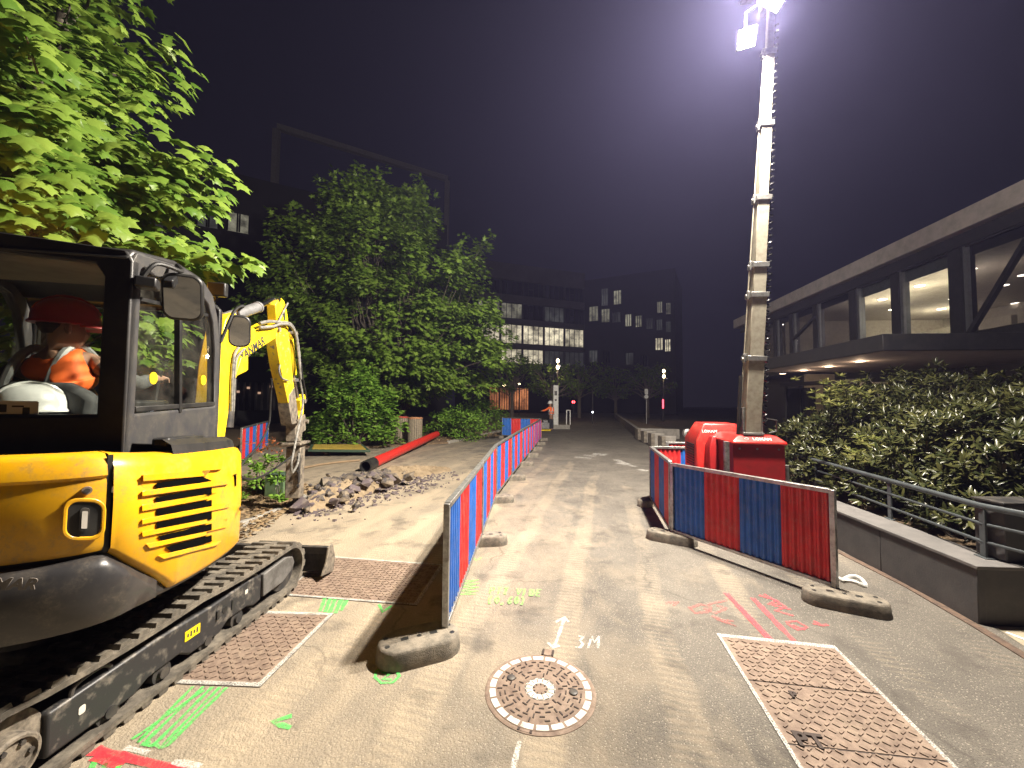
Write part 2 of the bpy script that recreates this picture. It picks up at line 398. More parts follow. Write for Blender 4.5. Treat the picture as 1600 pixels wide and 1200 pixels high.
mark([[(716, 908), (748, 906), (716, 913), (750, 911), (716, 918), (750, 917), (714, 924), (748, 923), (714, 929), (744, 928)]], .012, GREEN2, 'pale green zigzag hatching beside the blue foot end of the long barrier')
mark([[(740, 871), (744, 876), (752, 871)]], .014, GREEN2, 'faint green tick beside the second barrier foot')
FONT = {'P': [[(0, 0), (0, 1), (.5, 1), (.6, .75), (.45, .5), (0, .5)]], 'T': [[(0, 1), (.7, 1)], [(.35, 1), (.3, 0)]], 'V': [[(0, 1), (.3, 0), (.65, 1)]], 'I': [[(.1, 1), (.08, 0)]],
        'D': [[(0, 0), (0, 1), (.4, .95), (.6, .5), (.4, .05), (0, 0)]], 'E': [[(.6, 1), (0, 1), (0, 0), (.6, 0)], [(0, .5), (.5, .5)]], '(': [[(.3, 1.1), (.08, .7), (.05, .3), (.25, -.1)]], ')': [[(.05, 1.1), (.3, .7), (.3, .3), (.1, -.1)]],
        '0': [[(.3, 1), (.05, .7), (.05, .3), (.3, 0), (.55, .3), (.55, .7), (.3, 1)]], ',': [[(.2, .12), (.05, -.2)]], '6': [[(.5, 1), (.1, .6), (.05, .25), (.3, 0), (.55, .2), (.45, .45), (.1, .4)]],
        '3': [[(.05, .95), (.5, .95), (.25, .6), (.55, .35), (.4, .02), (0, .05)]], 'M': [[(0, 0), (.1, 1), (.4, .45), (.7, 1), (.8, 0)]], ' ': []}
def writing(s, x, y, dx, dy, hx, hy):
    out = []; cx, cy = x, y
    for c in s:
        for st in FONT[c]: out.append([(cx+u*dx+v*hx, cy+u*dy+v*hy) for u, v in st])
        cx += dx*1.05; cy += dy*1.05
    return out
mark(writing('PTT VIDE', 765, 927, 9.9, .55, 2.2, -10) + writing('(0,60)', 763, 942, 9.6, .3, 2.0, -11), .017, GREEN2, 'pale green handwriting reading PTT VIDE (0,60) on the road')
mark([[(862, 1011), (868, 1006), (882, 966)], [(868, 972), (882, 964), (889, 972)], [(856, 1004), (864, 1012), (874, 1008)]], .026, WSPRAY, 'white sprayed arrow pointing away from the round manhole')
mark(writing('3M', 899, 1012, 19, .5, 4, -19), .020, WSPRAY, 'white sprayed figures 3M beside the arrow')
mark([[(812, 1158), (794, 1230)]], .026, WSPRAY, 'white sprayed line running from the manhole to the bottom edge')
mark([[(1134, 926), (1204, 1000)], [(1138, 930), (1200, 996)]], .05, PINK, 'thick pink sprayed bar, left one of the pair by the right hand plate')
mark([[(1176, 934), (1240, 1001)]], .045, PINK, 'thinner pink sprayed bar, right one of the pair by the right hand plate')
mark([[(1076, 948), (1086, 958), (1104, 956), (1112, 948), (1094, 944), (1078, 950)], [(1100, 950), (1118, 958), (1136, 950), (1120, 946)], [(1112, 962), (1150, 978), (1120, 968), (1146, 970)], [(1106, 944), (1136, 938)], [(1040, 942), (1060, 940), (1052, 946)]], .03, PINK2, 'faded pink scribble to the left of the two pink bars')
mark([[(1186, 930), (1214, 938), (1200, 944), (1236, 952)], [(1194, 928), (1228, 948), (1212, 954), (1240, 962)], [(1206, 944), (1222, 944)]], .026, PINK, 'pink sprayed lettering just above the right hand pink bar')
mark([[(1228, 972), (1244, 970), (1262, 980), (1246, 984), (1230, 974)], [(1238, 976), (1258, 984)], [(1270, 974), (1284, 977), (1294, 976)], [(1272, 970), (1284, 977)]], .024, PINK, 'pink sprayed loop and tick below the foot of the right barrier')
mark([[(146, 1172), (200, 1184), (286, 1204)], [(150, 1180), (190, 1196)]], .055, REDSP, 'broad red sprayed line at the near end of the digger track')
mark([[(196, 1168), (232, 1176)], [(270, 1190), (314, 1197)]], .035, WSPRAY, 'two white dabs of paint above the broad red line')
mark([[(150, 1186), (140, 1206)], [(166, 1192), (152, 1214)], [(186, 1196), (176, 1214)]], .025, GREEN, 'green sprayed teeth below the broad red line')
RW = paintmat('worn_road_white', (.62, .60, .56), .5)
mark([[(898, 714), (924, 716)], [(912, 711), (930, 713)], [(928, 711), (934, 708)], [(936, 710), (946, 710)], [(940, 712), (946, 709)]], .22, RW, 'worn white road symbol far up the carriageway, nearer the striped fence')
mark([[(962, 718), (972, 722), (982, 726)], [(964, 723), (980, 726)], [(984, 727), (994, 729)], [(997, 733), (1012, 736)]], .2, RW, 'worn white road symbol far up the carriageway, nearer the red generator')

# ------------------------------------------------------------------ chamber covers set in the road
def cover(corners, label, seams=1, letters=None, step=.045):
    """corners TL TR BR BL in metres; rust plates with raised tread and a painted edge"""
    P = [Vector((c[0], c[1], 0)) for c in corners]
    ctr = sum(P, Vector())/4
    root = thing('chamber_cover', label, 'chamber cover', ctr)
    s = MB(); z = Vector((0, 0, 1))
    for i in range(seams+1):
        t0, t1 = i/(seams+1)+.004, (i+1)/(seams+1)-.004
        A, B = P[0].lerp(P[3], t0), P[1].lerp(P[2], t0); Cc, Dd = P[1].lerp(P[2], t1), P[0].lerp(P[3], t1)
        s.prism([q+z*-.03 for q in (Dd, Cc, B, A)], z*.036)
    L1 = (P[1]-P[0]).length; L2 = (P[3]-P[0]).length; n1, n2 = int(L1/step), int(L2/step)
    for i in range(1, n1):
        for j in range(1, n2):
            u, v = (i+.1)/n1, (j+.1)/n2
            if nrng.random() < .04: continue
            c = P[0].lerp(P[1], u).lerp(P[3].lerp(P[2], u), v); d = (P[1]-P[0]).normalized()
            a = R(40) if (i+j) % 2 else R(-40)
            d = Vector((d.x*math.cos(a)-d.y*math.sin(a), d.x*math.sin(a)+d.y*math.cos(a), 0))
            s.bar(c-d*step*.36+z*.008, c+d*step*.36+z*.008, .011, .007)
    s.build('plate', RUST, root, smooth=False)
    gmb = MB()
    lo = [q+(q-ctr).normalized()*.03 for q in P]; gmb.prism([q+z*-.03 for q in reversed(lo)], z*.033)
    gmb.build('surround', RUSTDK, root, smooth=False)
    e = MB(); outer = [q+(q-ctr).normalized()*.035 for q in P]; inner = [q-(q-ctr).normalized()*.012 for q in P]
    for a, b_, c, d in [(outer[i], outer[(i+1) % 4], inner[(i+1) % 4], inner[i]) for i in range(4)]:
        e.add([p+z*.0085 for p in (a, b_, c, d)], [(3, 2, 1, 0)])
    e.build('painted_edge', WSPRAY, root, smooth=False)
    if letters:
        for (t, px, py, sz) in letters:
            place_text('cast_lettering', t, sz, G(px, py, .012), P[1]-P[0], P[0]-P[3], RUSTDK, root, depth=.004, bold=.004)
    return root
def gp(x, y): p = G(x, y); return (p.x, p.y)
cover([gp(512, 871), gp(689, 884), gp(648, 945), gp(440, 929)], 'rusty tread plate chamber cover half shaded by the striped fence')
a, b_ = gp(515, 962), gp(405, 1070); dv = Vector((b_[0]-a[0], b_[1]-a[1])); 
cover([(a[0]-.75, a[1]+.03), a, b_, (b_[0]-.75, b_[1]+.03)], 'rusty tread plate chamber cover partly under the digger track', 0)
tl, tr, lb, rb = gp(1125, 995), gp(1304, 1014), gp(1255, 1205), gp(1482, 1192)
L = lambda p, q, t: (p[0]+(q[0]-p[0])*t, p[1]+(q[1]-p[1])*t)
cover([tl, tr, L(tr, rb, 1.5), L(tl, lb, 1.3)], 'long rusty tread plate chamber cover edged in white on the right', 2, [('PT', 1266, 1158, .13), ('P', 1240, 1086, .07)])

mh = G(844, 1079); root = thing('manhole_cover', 'round rusty manhole cover with a white painted rim in the road', 'manhole cover', mh)
RMH = .315; RIMW = mat('worn_rim_paint', (.62, .60, .55), .7, 0, (.30, .23, .18), 30, .5, .7)
s = MB(); s.lathe([(RMH+.02, -.03), (RMH+.02, .003), (RMH+.012, .006), (RMH, .006)], mh, 56); s.build('frame', RUST, root)
s = MB(); s.lathe([(RMH-.004, -.03), (RMH-.004, .0075), (RMH-.008, .009), (.02, .009)], mh, 56); s.build('lid', RUST, root)
e = MB()
def annulus(mb, r0, r1, a0, a1, z, n=6):
    for i in range(n):
        t0, t1 = a0+(a1-a0)*i/n, a0+(a1-a0)*(i+1)/n
        q = [(r0, t0), (r1, t0), (r1, t1), (r0, t1)]
        mb.add([mh+Vector((r*math.cos(t), r*math.sin(t), z)) for r, t in q], [(0, 1, 2, 3)])
for i in range(22):
    a0 = 2*math.pi*i/22; annulus(e, RMH-.043, RMH-.008, a0, a0+2*math.pi/22-.055, .0105)
for i in range(14):
    a0 = 2*math.pi*i/14; annulus(e, .052, .092, a0, a0+2*math.pi/14-.1, .0105, 3)
annulus(e, .048, .054, 0, 6.283, .0105, 20); annulus(e, .086, .093, 0, 6.283, .0105, 30)
e.build('painted_rim', RIMW, root, smooth=False)
e = MB()
for r, n in ((.125, 14), (.155, 18), (.185, 22), (.215, 26), (.245, 30)):
    for i in range(n):
        if nrng.random() < .12: continue
        a = 2*math.pi*(i+.5*((int(r*1000)//30) % 2))/n + nrng.uniform(-.03, .03); c = mh+Vector((r*math.cos(a), r*math.sin(a), .0105))
        e.box(c, (.030, .008, .004), a+(math.pi/2 if (i+int(r*100)) % 3 else 0))
for i in range(9): 
    a = 2*math.pi*i/9; e.box(mh+Vector((.04*math.cos(a), .04*math.sin(a), .0105)), (.012, .006, .004), a)
e.build('groove_shade_pattern', RUSTDK, root, smooth=False)  # raised dark dashes paint the shade of sunken grooves
for a in (R(152), R(-8)):
    e = MB(); c = mh+Vector((.20*math.cos(a), .20*math.sin(a), .009)); e.lathe([(.026, 0), (.026, .007), (.02, .010), (.004, .010)], c, 18); e.build('lock_plug', DKSTEEL, root)
for px, py in ((856, 1021), (822, 1137)):
    e = MB(); c = G(px, py); dd = (c-mh).normalized(); e.bar(c-dd*.03+Vector((0, 0, -.004)), c+dd*.035+Vector((0, 0, -.004)), .05, .022)
    sd = Vector((-dd.y, dd.x, 0))
    for s_ in (-1, 1): e.bar(c-dd*.03+sd*.034*s_+Vector((0, 0, -.002)), c+dd*.035+sd*.034*s_+Vector((0, 0, -.002)), .014, .02, mi=1)
    e.build('hinge_pocket', [RUST, RUSTDK], root, smooth=False)

# ------------------------------------------------------------------ site barriers
def barrier(p0, p1, label, group, flip=False, h=1.0, z0=.13, trough=True):
    p0 = Vector((p0[0], p0[1], 0)); p1 = Vector((p1[0], p1[1], 0)); d = (p1-p0); Ln = d.length; d.normalize(); n = Vector((-d.y, d.x, 0))
    root = thing('striped_barrier', label, 'barrier', p0, group)
    z = Vector((0, 0, 1)); fr = MB(); a, b_ = p0+d*.025, p1-d*.025
    fr.bar(a+z*.06, a+z*h, .045, .045, up=n); fr.bar(b_+z*.06, b_+z*h, .045, .045, up=n)
    fr.build('post_frame', GALV, root, bevel=.004)
    tr_ = MB(); tr_.bar(a+z*(h-.015)+d*.022, b_+z*(h-.015)-d*.022, .05, .04); tr_.build('top_rail', GALV, root, bevel=.004)
    br = MB(); br.bar(a+z*(z0)+d*.022, b_+z*(z0)-d*.022, .045, .035); br.build('bottom_rail', GALV, root, bevel=.004)
    # corrugated sheet, four coloured bands
    sh = MB(); N_ = 24*4; amp = .009
    prof = []
    for i in range(N_+1):
        ph = (i % 4); prof.append((i/N_, amp*(1 if ph in (0, 1) else -1)))
    a2, b2 = a+d*.022, b_-d*.022; th = .0015
    zs = (z0+.017, h-.034)
    vs = []
    for t, o in prof:
        for sgn in (-1, 1):
            for zz in zs: vs.append(a2.lerp(b2, t)+n*(o+sgn*th)+z*zz)
    for i in range(N_):
        band = int(i/(N_/4)); mi = (band+(1 if flip else 0)) % 2
        k0, k1 = i*4, (i+1)*4
        sh.add([vs[k0], vs[k1], vs[k1+1], vs[k0+1]], [(0, 1, 2, 3)], mi); sh.add([vs[k0+2], vs[k1+2], vs[k1+3], vs[k0+3]], [(3, 2, 1, 0)], mi)
    sh.build('corrugated_sheet', [BLUE_SHEET, RED_SHEET], root, smooth=False)
    return root
def foot(p, rz, label, group, size=(.62, .24, .115)):
    root = thing('ballast_block', label, 'barrier foot', (p[0], p[1], 0), group, rz)
    L_, W_, H_ = size; s = MB(); pts = []
    r = W_/2; hl = L_/2-r
    for sx_, a0 in ((1, -90), (-1, 90)):
        for i in range(9): 
            a = R(a0+i*22.5); pts.append((sx_*hl+r*math.cos(a), r*math.sin(a)))
    k_ = len(pts); lay = []
    for zz, sc_ in ((0, 1.0), (.02, 1.0), (H_-.02, .97), (H_-.005, .93), (H_, .89)): lay += [(x*sc_, y*sc_, zz) for x, y in pts]
    s.add(lay, [tuple(reversed(range(k_))), tuple(range(4*k_, 5*k_))]+[(l*k_+i, l*k_+(i+1) % k_, (l+1)*k_+(i+1) % k_, (l+1)*k_+i) for l in range(4) for i in range(k_)])
    s.build('block', FOOTM, root, local=True, angle=.9)
    hmb = MB()
    for x, y in ((-.22, .05), (-.22, -.05), (.22, .05), (.22, -.05), (.0, .0)): hmb.lathe([(.017, 0), (.017, H_+.0015), (.004, H_+.0015)], (x, y, 0), 12)
    for x in (-.1, .1): hmb.box((x, 0, H_-.02), (.05, .035, .043))
    hmb.build('socket_hole_shade', BLACKPL, root, local=True)  # solid black plugs stand in for the darkness inside the holes
    return root
J = [(-.47, 2.93), (-.365, 4.98), (-.272, 7.03), (.0, 9.0), (.29, 11.0), (.56, 12.8), (.83, 14.6), (1.09, 16.4), (1.35, 18.2)]
ords = ['nearest', 'second', 'third', 'fourth', 'fifth', 'sixth', 'seventh', 'eighth and farthest']
LG = 'striped panels of the long fence beside the excavation'
for i in range(8):
    barrier(J[i], J[i+1], f'red and blue striped barrier panel, {ords[i]} in the long fence down the road', LG)
FG = 'feet under the long striped fence'
ford = ['large near', 'second', 'third', 'fourth', 'fifth', 'sixth', 'seventh', 'eighth', 'last']
for i, (x, y) in enumerate(J):
    if i == 0: foot((-.63, 2.84), R(24), 'sand coloured rubber barrier foot with holes, in front of the near end post', FG, (.58, .31, .12))
    else: foot((x+.02, y-.01), R(8), f'rubber barrier foot, {ford[i]} from the camera under the long striped fence', FG)
cf = D(784, 660, 19.3); barrier((1.35, 18.25), (cf.x, cf.y+.1), 'striped barrier panel turned across the far end of the long fence', LG, True)
foot((cf.x, cf.y+.1), R(80), 'rubber barrier foot under the far cross panel by the bushes', FG)
BG = 'striped panels behind the digger arm'
q0 = (-7.15, 10.55); q1 = (-7.95, 12.4); q2 = (-8.7, 14.25)
barrier(q0, q1, 'red and blue barrier panel behind the digger arm, nearer of the two', BG, True)
barrier(q1, q2, 'red and blue barrier panel behind the digger arm, farther of the two', BG, True)
foot(q0, R(20), 'rubber foot at the near end of the striped panels behind the digger arm', BG); foot(q1, R(20), 'rubber foot between the two striped panels behind the digger arm', BG)
RG = 'striped panels round the red light tower'
A0, A1 = (2.06, 5.17), (2.93, 3.62); B1 = (2.42, 6.95); C1 = (4.35, 6.75); E0, E1 = (3.0, 7.75), (4.95, 7.6)
barrier(A0, A1, 'broad red and blue barrier panel facing the camera before the red light tower', RG, h=.98)
barrier(B1, A0, 'narrow looking side panel of the barrier left of the red light tower', RG)
barrier(B1, C1, 'barrier panel behind the red light tower, its red inner face showing', RG, True)
barrier(E0, E1, 'farther red barrier panel standing beyond the red light tower', RG, True)
foot((2.90, 3.52), R(-28), 'rubber foot with a white hose ring under the near right barrier end', 'feet of the light tower barrier')
foot((2.04, 5.12), R(-32), 'rubber foot at the corner of the barrier round the red light tower', 'feet of the light tower barrier')
foot(B1, R(40), 'rubber foot at the far left corner of the light tower barrier', 'feet of the light tower barrier')
hs = MB()
c = G(1334, 908, .16)
hs.tube([c+Vector((.085*math.cos(t), .07*math.sin(t), .02*math.sin(t*2))) for t in np.linspace(0, 6.283, 26)], .018, 8)
hs.tube([c+Vector((-.085, 0, 0)), c+Vector((-.14, .05, .02)), c+Vector((-.17, .02, -.02))], .018, 8)
tag(hs.build('hose_ring', WHITE), 'loop of white hose lying on the right barrier foot', 'hose')
# ------------------------------------------------------------------ light tower
GRED = mat('generator_red', (.55, .022, .018), .35, 0, (.38, .02, .016), 4, coat=.3, grime=.35)
GRED_SHADE = mat('generator_red_shade', (.36, .012, .014), .45, 0, (.26, .012, .012), 6)  # same red darkened, painting shade onto the housing and door
ALU = mat('mast_aluminium', (.42, .39, .31), .5, .4, (.30, .27, .21), 14)
LAMPW = emit('lit_lamp_glass', (1, .93, .84), 60)
LBLK = mat('lamp_housing', (.05, .05, .052), .5, .3)
mb0 = D(1180, 690, 4.95)
root = thing('light_tower', 'red mobile light tower with a tall telescopic mast and lit floodlights', 'light tower', (mb0.x, mb0.y, 0)); LT = root
yaw = R(-10); fx = Vector((math.cos(yaw), math.sin(yaw), 0)); fy = Vector((-math.sin(yaw), math.cos(yaw), 0)); Z = Vector((0, 0, 1)); o = Vector((mb0.x, mb0.y, 0))
def W(x, y, z): return o+fx*x+fy*y+Z*z
# front hood
s = MB()
def chamfer_body(s, x0, x1, y0, y1, z0, z1, z2, c):
    lo = [W(x0, y0, z0), W(x1, y0, z0), W(x1, y1, z0), W(x0, y1, z0)]; md = [W(x0, y0, z1), W(x1, y0, z1), W(x1, y1, z1), W(x0, y1, z1)]
    tp = [W(x0+c, y0+c*.9, z2), W(x1-c, y0+c*.9, z2), W(x1-c, y1-c, z2), W(x0+c, y1-c, z2)]
    s.add(lo+md+tp, [(3, 2, 1, 0), (8, 9, 10, 11)]+[(i, (i+1) % 4, 4+(i+1) % 4, 4+i) for i in range(4)]+[(4+i, 4+(i+1) % 4, 8+(i+1) % 4, 8+i) for i in range(4)])
s = MB(); chamfer_body(s, -.27, .31, -.05, .75, .35, 1.245, 1.25, .004); s.build('front_housing', GRED_SHADE, root, bevel=.012)
s = MB(); chamfer_body(s, -.29, .33, -.08, .76, 1.252, 1.285, 1.36, .09); s.build('front_hood', GRED, root, bevel=.012)
s = MB(); chamfer_body(s, -.49, .20, .72, 1.40, .35, 1.22, 1.465, .12); s.build('rear_canopy', GRED, root, bevel=.02)
s = MB(); chamfer_body(s, -.38, .05, .5, .74, .35, 1.15, 1.30, .05); s.build('side_door', GRED_SHADE, root, bevel=.012)
v = MB()
for i in range(9): 
    zz = .84+i*.038; v.bar(W(-.496, .86, zz), W(-.496, 1.26, zz), .012, .02)
v.build('louvre', BLACKPL, root, smooth=False)
bl = MB()
for x in (-.2, 0, .24):
    for zz in (1.2, .75): bl.cyl(W(x, -.062, zz), W(x, -.048, zz), .011, 10)
bl.build('bolt', GALV, root)
place_text('lettering', 'LOXAM', .062, W(.06, -.045, 1.320), fx, fy*.09+Z*.075, WHITE, root, depth=.001, bold=.0015)
place_text('lettering', 'LOXAM', .06, W(-.30, .775, 1.35), fx, fy*.11+Z*.245, WHITE, root, depth=.001)
lg = MB(); lg.tube([W(-.115+.02*math.cos(t), -.045+.014*math.sin(t), 1.322+.012*math.sin(t)) for t in np.linspace(0, 6.283, 14)], .004, 6); lg.build('emblem', WHITE, root)
s = MB(); s.cyl(W(-.34, -.02, .25), W(-.34, -.02, 1.28), .035, 14); s.cyl(W(-.34, -.02, .02), W(-.34, -.02, .3), .022, 12); s.lathe([(.09, 0), (.09, .015), (.03, .03)], W(-.34, -.02, 0), 16); s.build('stabiliser_jack', GALV, root)
s = MB(); s.cyl(W(.36, .05, .25), W(.36, .05, 1.0), .035, 14); s.lathe([(.09, 0), (.09, .015), (.03, .25)], W(.36, .05, 0), 16); s.build('stabiliser_jack', GALV, root)
s = MB(); s.box(W(0, .6, .3), (.5, 1.9, .1), yaw); s.bar(W(0, 1.6, .3), W(.1, 2.4, .34), .07, .07); s.build('chassis', DKSTEEL, root)
for sx_ in (-1, 1):
    s = MB(); s.tube([W(sx_*.36-.08, .9, .27), W(sx_*.36-.07, .9, .27), W(sx_*.36+.07, .9, .27), W(sx_*.36+.08, .9, .27)], [.22, .26, .26, .22], 24); s.build('wheel', RUBBER, root)
# mast sections
T0 = W(-.02, .10, 1.36); T1 = D(1206, -6, 4.62)
mdir = (T1-T0).normalized(); mlen = (T1-T0).length
brk = MB(); brk.box(T0+Z*.02, (.24, .24, .03), yaw)
for x in (-.105, .105): brk.box(T0+fx*x+Z*.18, (.02, .18, .33), yaw)
brk.build('mast_bracket', GALV, root, bevel=.003)
px_breaks = [650, 560, 462, 416, 312, 197, 84, -8]
def on_mast(py):
    best = min((abs(((lambda p: 600-(p-CAMP).dot(CU)*FPX/(p-CAMP).dot(CF))(T0+mdir*t))-py), t) for t in np.linspace(0, mlen*1.02, 700)); return T0+mdir*best[1]
ws = [.185, .17, .15, .135, .115, .095, .075]
px_ = fx; py_ = mdir.cross(px_).normalized()
prevp = T0
for i, wd in enumerate(ws):
    a = prevp; b_ = on_mast(px_breaks[i+1]) if i < 6 else T1
    if i == 0: b_ = on_mast(560)
    s = MB(); s.bar(a, b_, wd, wd, up=py_); s.build('mast_section', ALU, root, bevel=.008)
    if i < 6:
        s = MB(); s.bar(b_-mdir*.03, b_+mdir*.03, wd+.035, wd+.035, up=py_); s.bar(b_-fx*(wd*.5+.015)-mdir*.05, b_-fx*(wd*.5+.015)+mdir*.06, .035, .05, up=py_); s.bar(b_-fx*(wd*.5+.05), b_-fx*(wd*.5), .03, .03, up=py_); s.build('mast_collar', GALV, root, bevel=.004)
    prevp = b_
rd = MB(); pts = [T0-fx*.14+mdir*t for t in (0, .75)]; rd.tube(pts, .022, 8); rd.build('hydraulic_ram', BLACKPL, root)
rd = MB(); rd.tube([T0-fx*.125+mdir*.1, on_mast(462)-fx*.105, on_mast(197)-fx*.07, on_mast(84)-fx*.055], .008, 6); rd.build('guide_rod', ALU, root)
COIL = mat('coil_cable', (.012, .012, .013), .22, 0, (.02, .02, .02), 8)
cb = MB(); h0 = T0+fx*.16+mdir*.12; h1 = on_mast(40)+fx*.06; turns = 62; pts = []
for i in range(turns*8+1):
    t = i/(turns*8); ang = 2*math.pi*turns*t; c = h0.lerp(h1, t)+Vector((0, 0, 0))
    pts.append(c+(fx*math.cos(ang)+fy*math.sin(ang))*.026)
cb.tube(pts, .0105, 5); cb.build('coiled_cable', COIL, root)
mr = MB(); mr.tube([W(.24, .35, 1.37), W(.24, .35, 1.52), W(.28, .35, 1.56), W(.40, .35, 1.54), W(.40, .35, 1.40), W(.3, .35, 1.37)], .012, 6, caps=False); mr.build('lifting_handle', BLACKPL, root)
# floodlight heads on the cross bar
cbx = MB(); cbx.bar(T1-fx*.35, T1+fx*.45, .06, .06); cbx.bar(T1-fy*.5, T1+fy*.25, .06, .06); cbx.build('cross_bar', GALV, root, bevel=.005)
WARM = (1.0, .90, .76)
heads = [(D(1207, -4, 4.12), Vector((-1.2, 4.4, 0)), 1200, .24), (D(1167, 60, 4.30), Vector((-1.5, 3.0, 0)), 420, .17), (D(1262, -42, 4.62), Vector((9.0, 8.0, 3.2)), 420, .22), (D(1178, -52, 4.95), Vector((-5.5, 16.0, 3.4)), 3300, .22)]
for i, (p, tg, pw, sz) in enumerate(heads):
    d = (tg-p).normalized()
    if i == 1: d = Vector((-.28, -.72, -.62)).normalized()
    q = d.to_track_quat('-Z', 'Y').to_matrix()
    s = MB(); s.box(p-d*.05, (sz*1.15, sz*1.15, .07), M=q); s.box(p-d*.10, (sz*.8, sz*.8, .05), M=q)
    hd = s.build('floodlight_head', LBLK, root, bevel=.006)
    g_ = MB(); g_.box(p-d*.012, (sz, sz, .01), M=q); g_.build('lamp_glass', LAMPW, hd, smooth=False)
    y = MB(); y.tube([p-d*.08+Z*.02, p-d*.10+Z*.16, Vector((p.x, p.y, T1.z)).lerp(T1, .35) if i != 1 else p-d*.1+Z*.3, T1], .016, 6); y.build('lamp_bracket', GALV, root)
    area('floodlight_lamp', p+d*.02, p+d*3, pw, sz, WARM, root)
# ------------------------------------------------------------------ excavator
YEL = mat('digger_yellow', (.78, .40, .006), .33, 0, (.60, .30, .008), 5, .45, .8, coat=.1, grime=.9, gscale=4, gcol=(.26, .19, .09))
YELD = mat('digger_yellow_worn', (.80, .58, .015), .45, 0, (.26, .20, .12), 16, .56, .66, detail=9)
YELB = mat('boom_yellow', (.80, .56, .012), .4, 0, (.60, .42, .03), 9, .5, .75)
MUD = mat('muddy_steel', (.24, .205, .16), .75, .2, (.06, .052, .045), 16, .42, .66, bmp=.3)
CWT = mat('counterweight_grey', (.030, .029, .031), .36, .1, (.055, .05, .048), 4, .45, .75, coat=.15, grime=.30)
CABM = mat('cab_black', (.020, .020, .022), .38, .1, (.035, .033, .032), 6)
CABG = mat('cab_dark_grey', (.045, .045, .05), .45, .1, (.06, .058, .055), 8, grime=.25)
TRK = mat('track_rubber', (.075, .066, .054), .85, 0, (.19, .165, .13), 11, .42, .66, bmp=.4)
TFR = mat('track_frame_paint', (.030, .030, .032), .45, .2, (.20, .18, .155), 13, .52, .72)
IDL = mat('idler_grey', (.16, .155, .15), .6, .3, (.09, .085, .08), 12)
CGLASS = glass('cab_glass', (.93, .95, .94), 1.0, .05, 1.45)
CGLASS2 = glass('rear_cab_glass', (.90, .92, .90), .9, .04, 1.35)
MIRR, nt, b = newmat('mirror'); b.inputs['Metallic'].default_value = 1; b.inputs['Roughness'].default_value = .03; b.inputs['Base Color'].default_value = (.75, .77, .78, 1)
STY = mat('yellow_sticker', (.85, .62, .01), .5); PAPER = mat('paper_label', (.62, .58, .52), .8); INK = mat('ink', (.03, .03, .03), .7)
CHROME = mat('cylinder_rod', (.6, .6, .6), .2, 1.0); HYD = mat('cylinder_barrel', (.34, .34, .35), .4, .6, (.22, .22, .22), 10)
SLOT_SHADE = mat('painted_vent_shade', (.002, .002, .002), .9, spec=.05)
TXT = mat('cast_lettering_grey', (.19, .17, .15), .5)
OY = R(13); hu = Vector((math.cos(OY), math.sin(OY), 0)); hv = Vector((-math.sin(OY), math.cos(OY), 0)); O0 = Vector((-2.07, 2.13, 0))
def H(u, v, z): return O0+hu*u+hv*v+Z*z
exc = thing('excavator', 'yellow and black mini excavator with a breaker on its arm, engine side towards the camera', 'excavator', H(-.6, .5, 0))
# --- upper body outline (plan), starting at the right front and running round the tail
def cr(P, n=8):
    out = []
    P = [Vector(p) for p in P]
    for i in range(len(P)-1):
        p0, p1, p2, p3 = P[max(i-1, 0)], P[i], P[i+1], P[min(i+2, len(P)-1)]
        for k in range(n):
            t = k/n; out.append(.5*((2*p1)+(p2-p0)*t+(2*p0-5*p1+4*p2-p3)*t*t+(3*p1-p0-3*p2+p3)*t**3))
    out.append(P[-1]); return out
PLAN = cr([(-.25, 1.14, 0), (-.02, 1.12, 0), (.14, 1.02, 0), (.215, .80, 0), (.245, .40, 0), (.235, .05, 0), (.205, -.18, 0), (.14, -.33, 0), (.0, -.42, 0), (-.25, -.48, 0), (-.6, -.51, 0), (-.95, -.48, 0), (-1.25, -.36, 0), (-1.38, -.1, 0), (-1.42, .4, 0), (-1.4, 1.1, 0)], 8)
PN = []
for i, p in enumerate(PLAN):
    d = PLAN[min(i+1, len(PLAN)-1)]-PLAN[max(i-1, 0)]; PN.append(Vector((-d.y, d.x, 0)).normalized()*-1 if False else Vector((-d.y, d.x, 0)).normalized())
# outward = away from the body centre
for i, p in enumerate(PLAN):
    if PN[i].dot(p-Vector((-.6, .4, 0))) < 0: PN[i] = -PN[i]
def skin(mb, i0, i1, rows, mi=0, cap=True):
    """rows: list of (zfun(i), offset) from bottom to top along plan points i0..i1"""
    vs = []; n = i1-i0+1
    for zf, off in rows:
        for i in range(i0, i1+1):
            q = PLAN[i]+PN[i]*(off(i) if callable(off) else off); vs.append(H(q.x, q.y, zf(i) if callable(zf) else zf))
    fs = [(r*n+j, r*n+j+1, (r+1)*n+j+1, (r+1)*n+j) for r in range(len(rows)-1) for j in range(n-1)]
    fs = [f[::-1] for f in fs]
    mb.add(vs, fs, mi)
i_seam, i_front = 56, 6
def lerp_i(i, a, b_): return a+(b_-a)*(i-i_front)/(i_seam-i_front)
def ztop(i): return 1.352+(1.495-1.352)*min(1, max(0, (i-i_front)/(i_seam-i_front)))
def zlow(i):
    t = (i-i_front)/(i_seam-i_front)
    return .63+.10*max(0, (t-.2)/.5) if t < .7 else .73+(1.06-.73)*((t-.7)/.3)**.8
s = MB()
skin(s, i_front, i_seam-1, [(zlow, -.06), (zlow, .0), (lambda i: zlow(i)+.03, .022), (lambda i: (zlow(i)+ztop(i))/2, .026), (lambda i: ztop(i)-.06, .014), (lambda i: ztop(i)-.015, -.012), (ztop, -.05), (lambda i: ztop(i)+.008, -.12)])
s.build('side_cover', YEL, exc, angle=.9)
i_back = 96
s = MB()
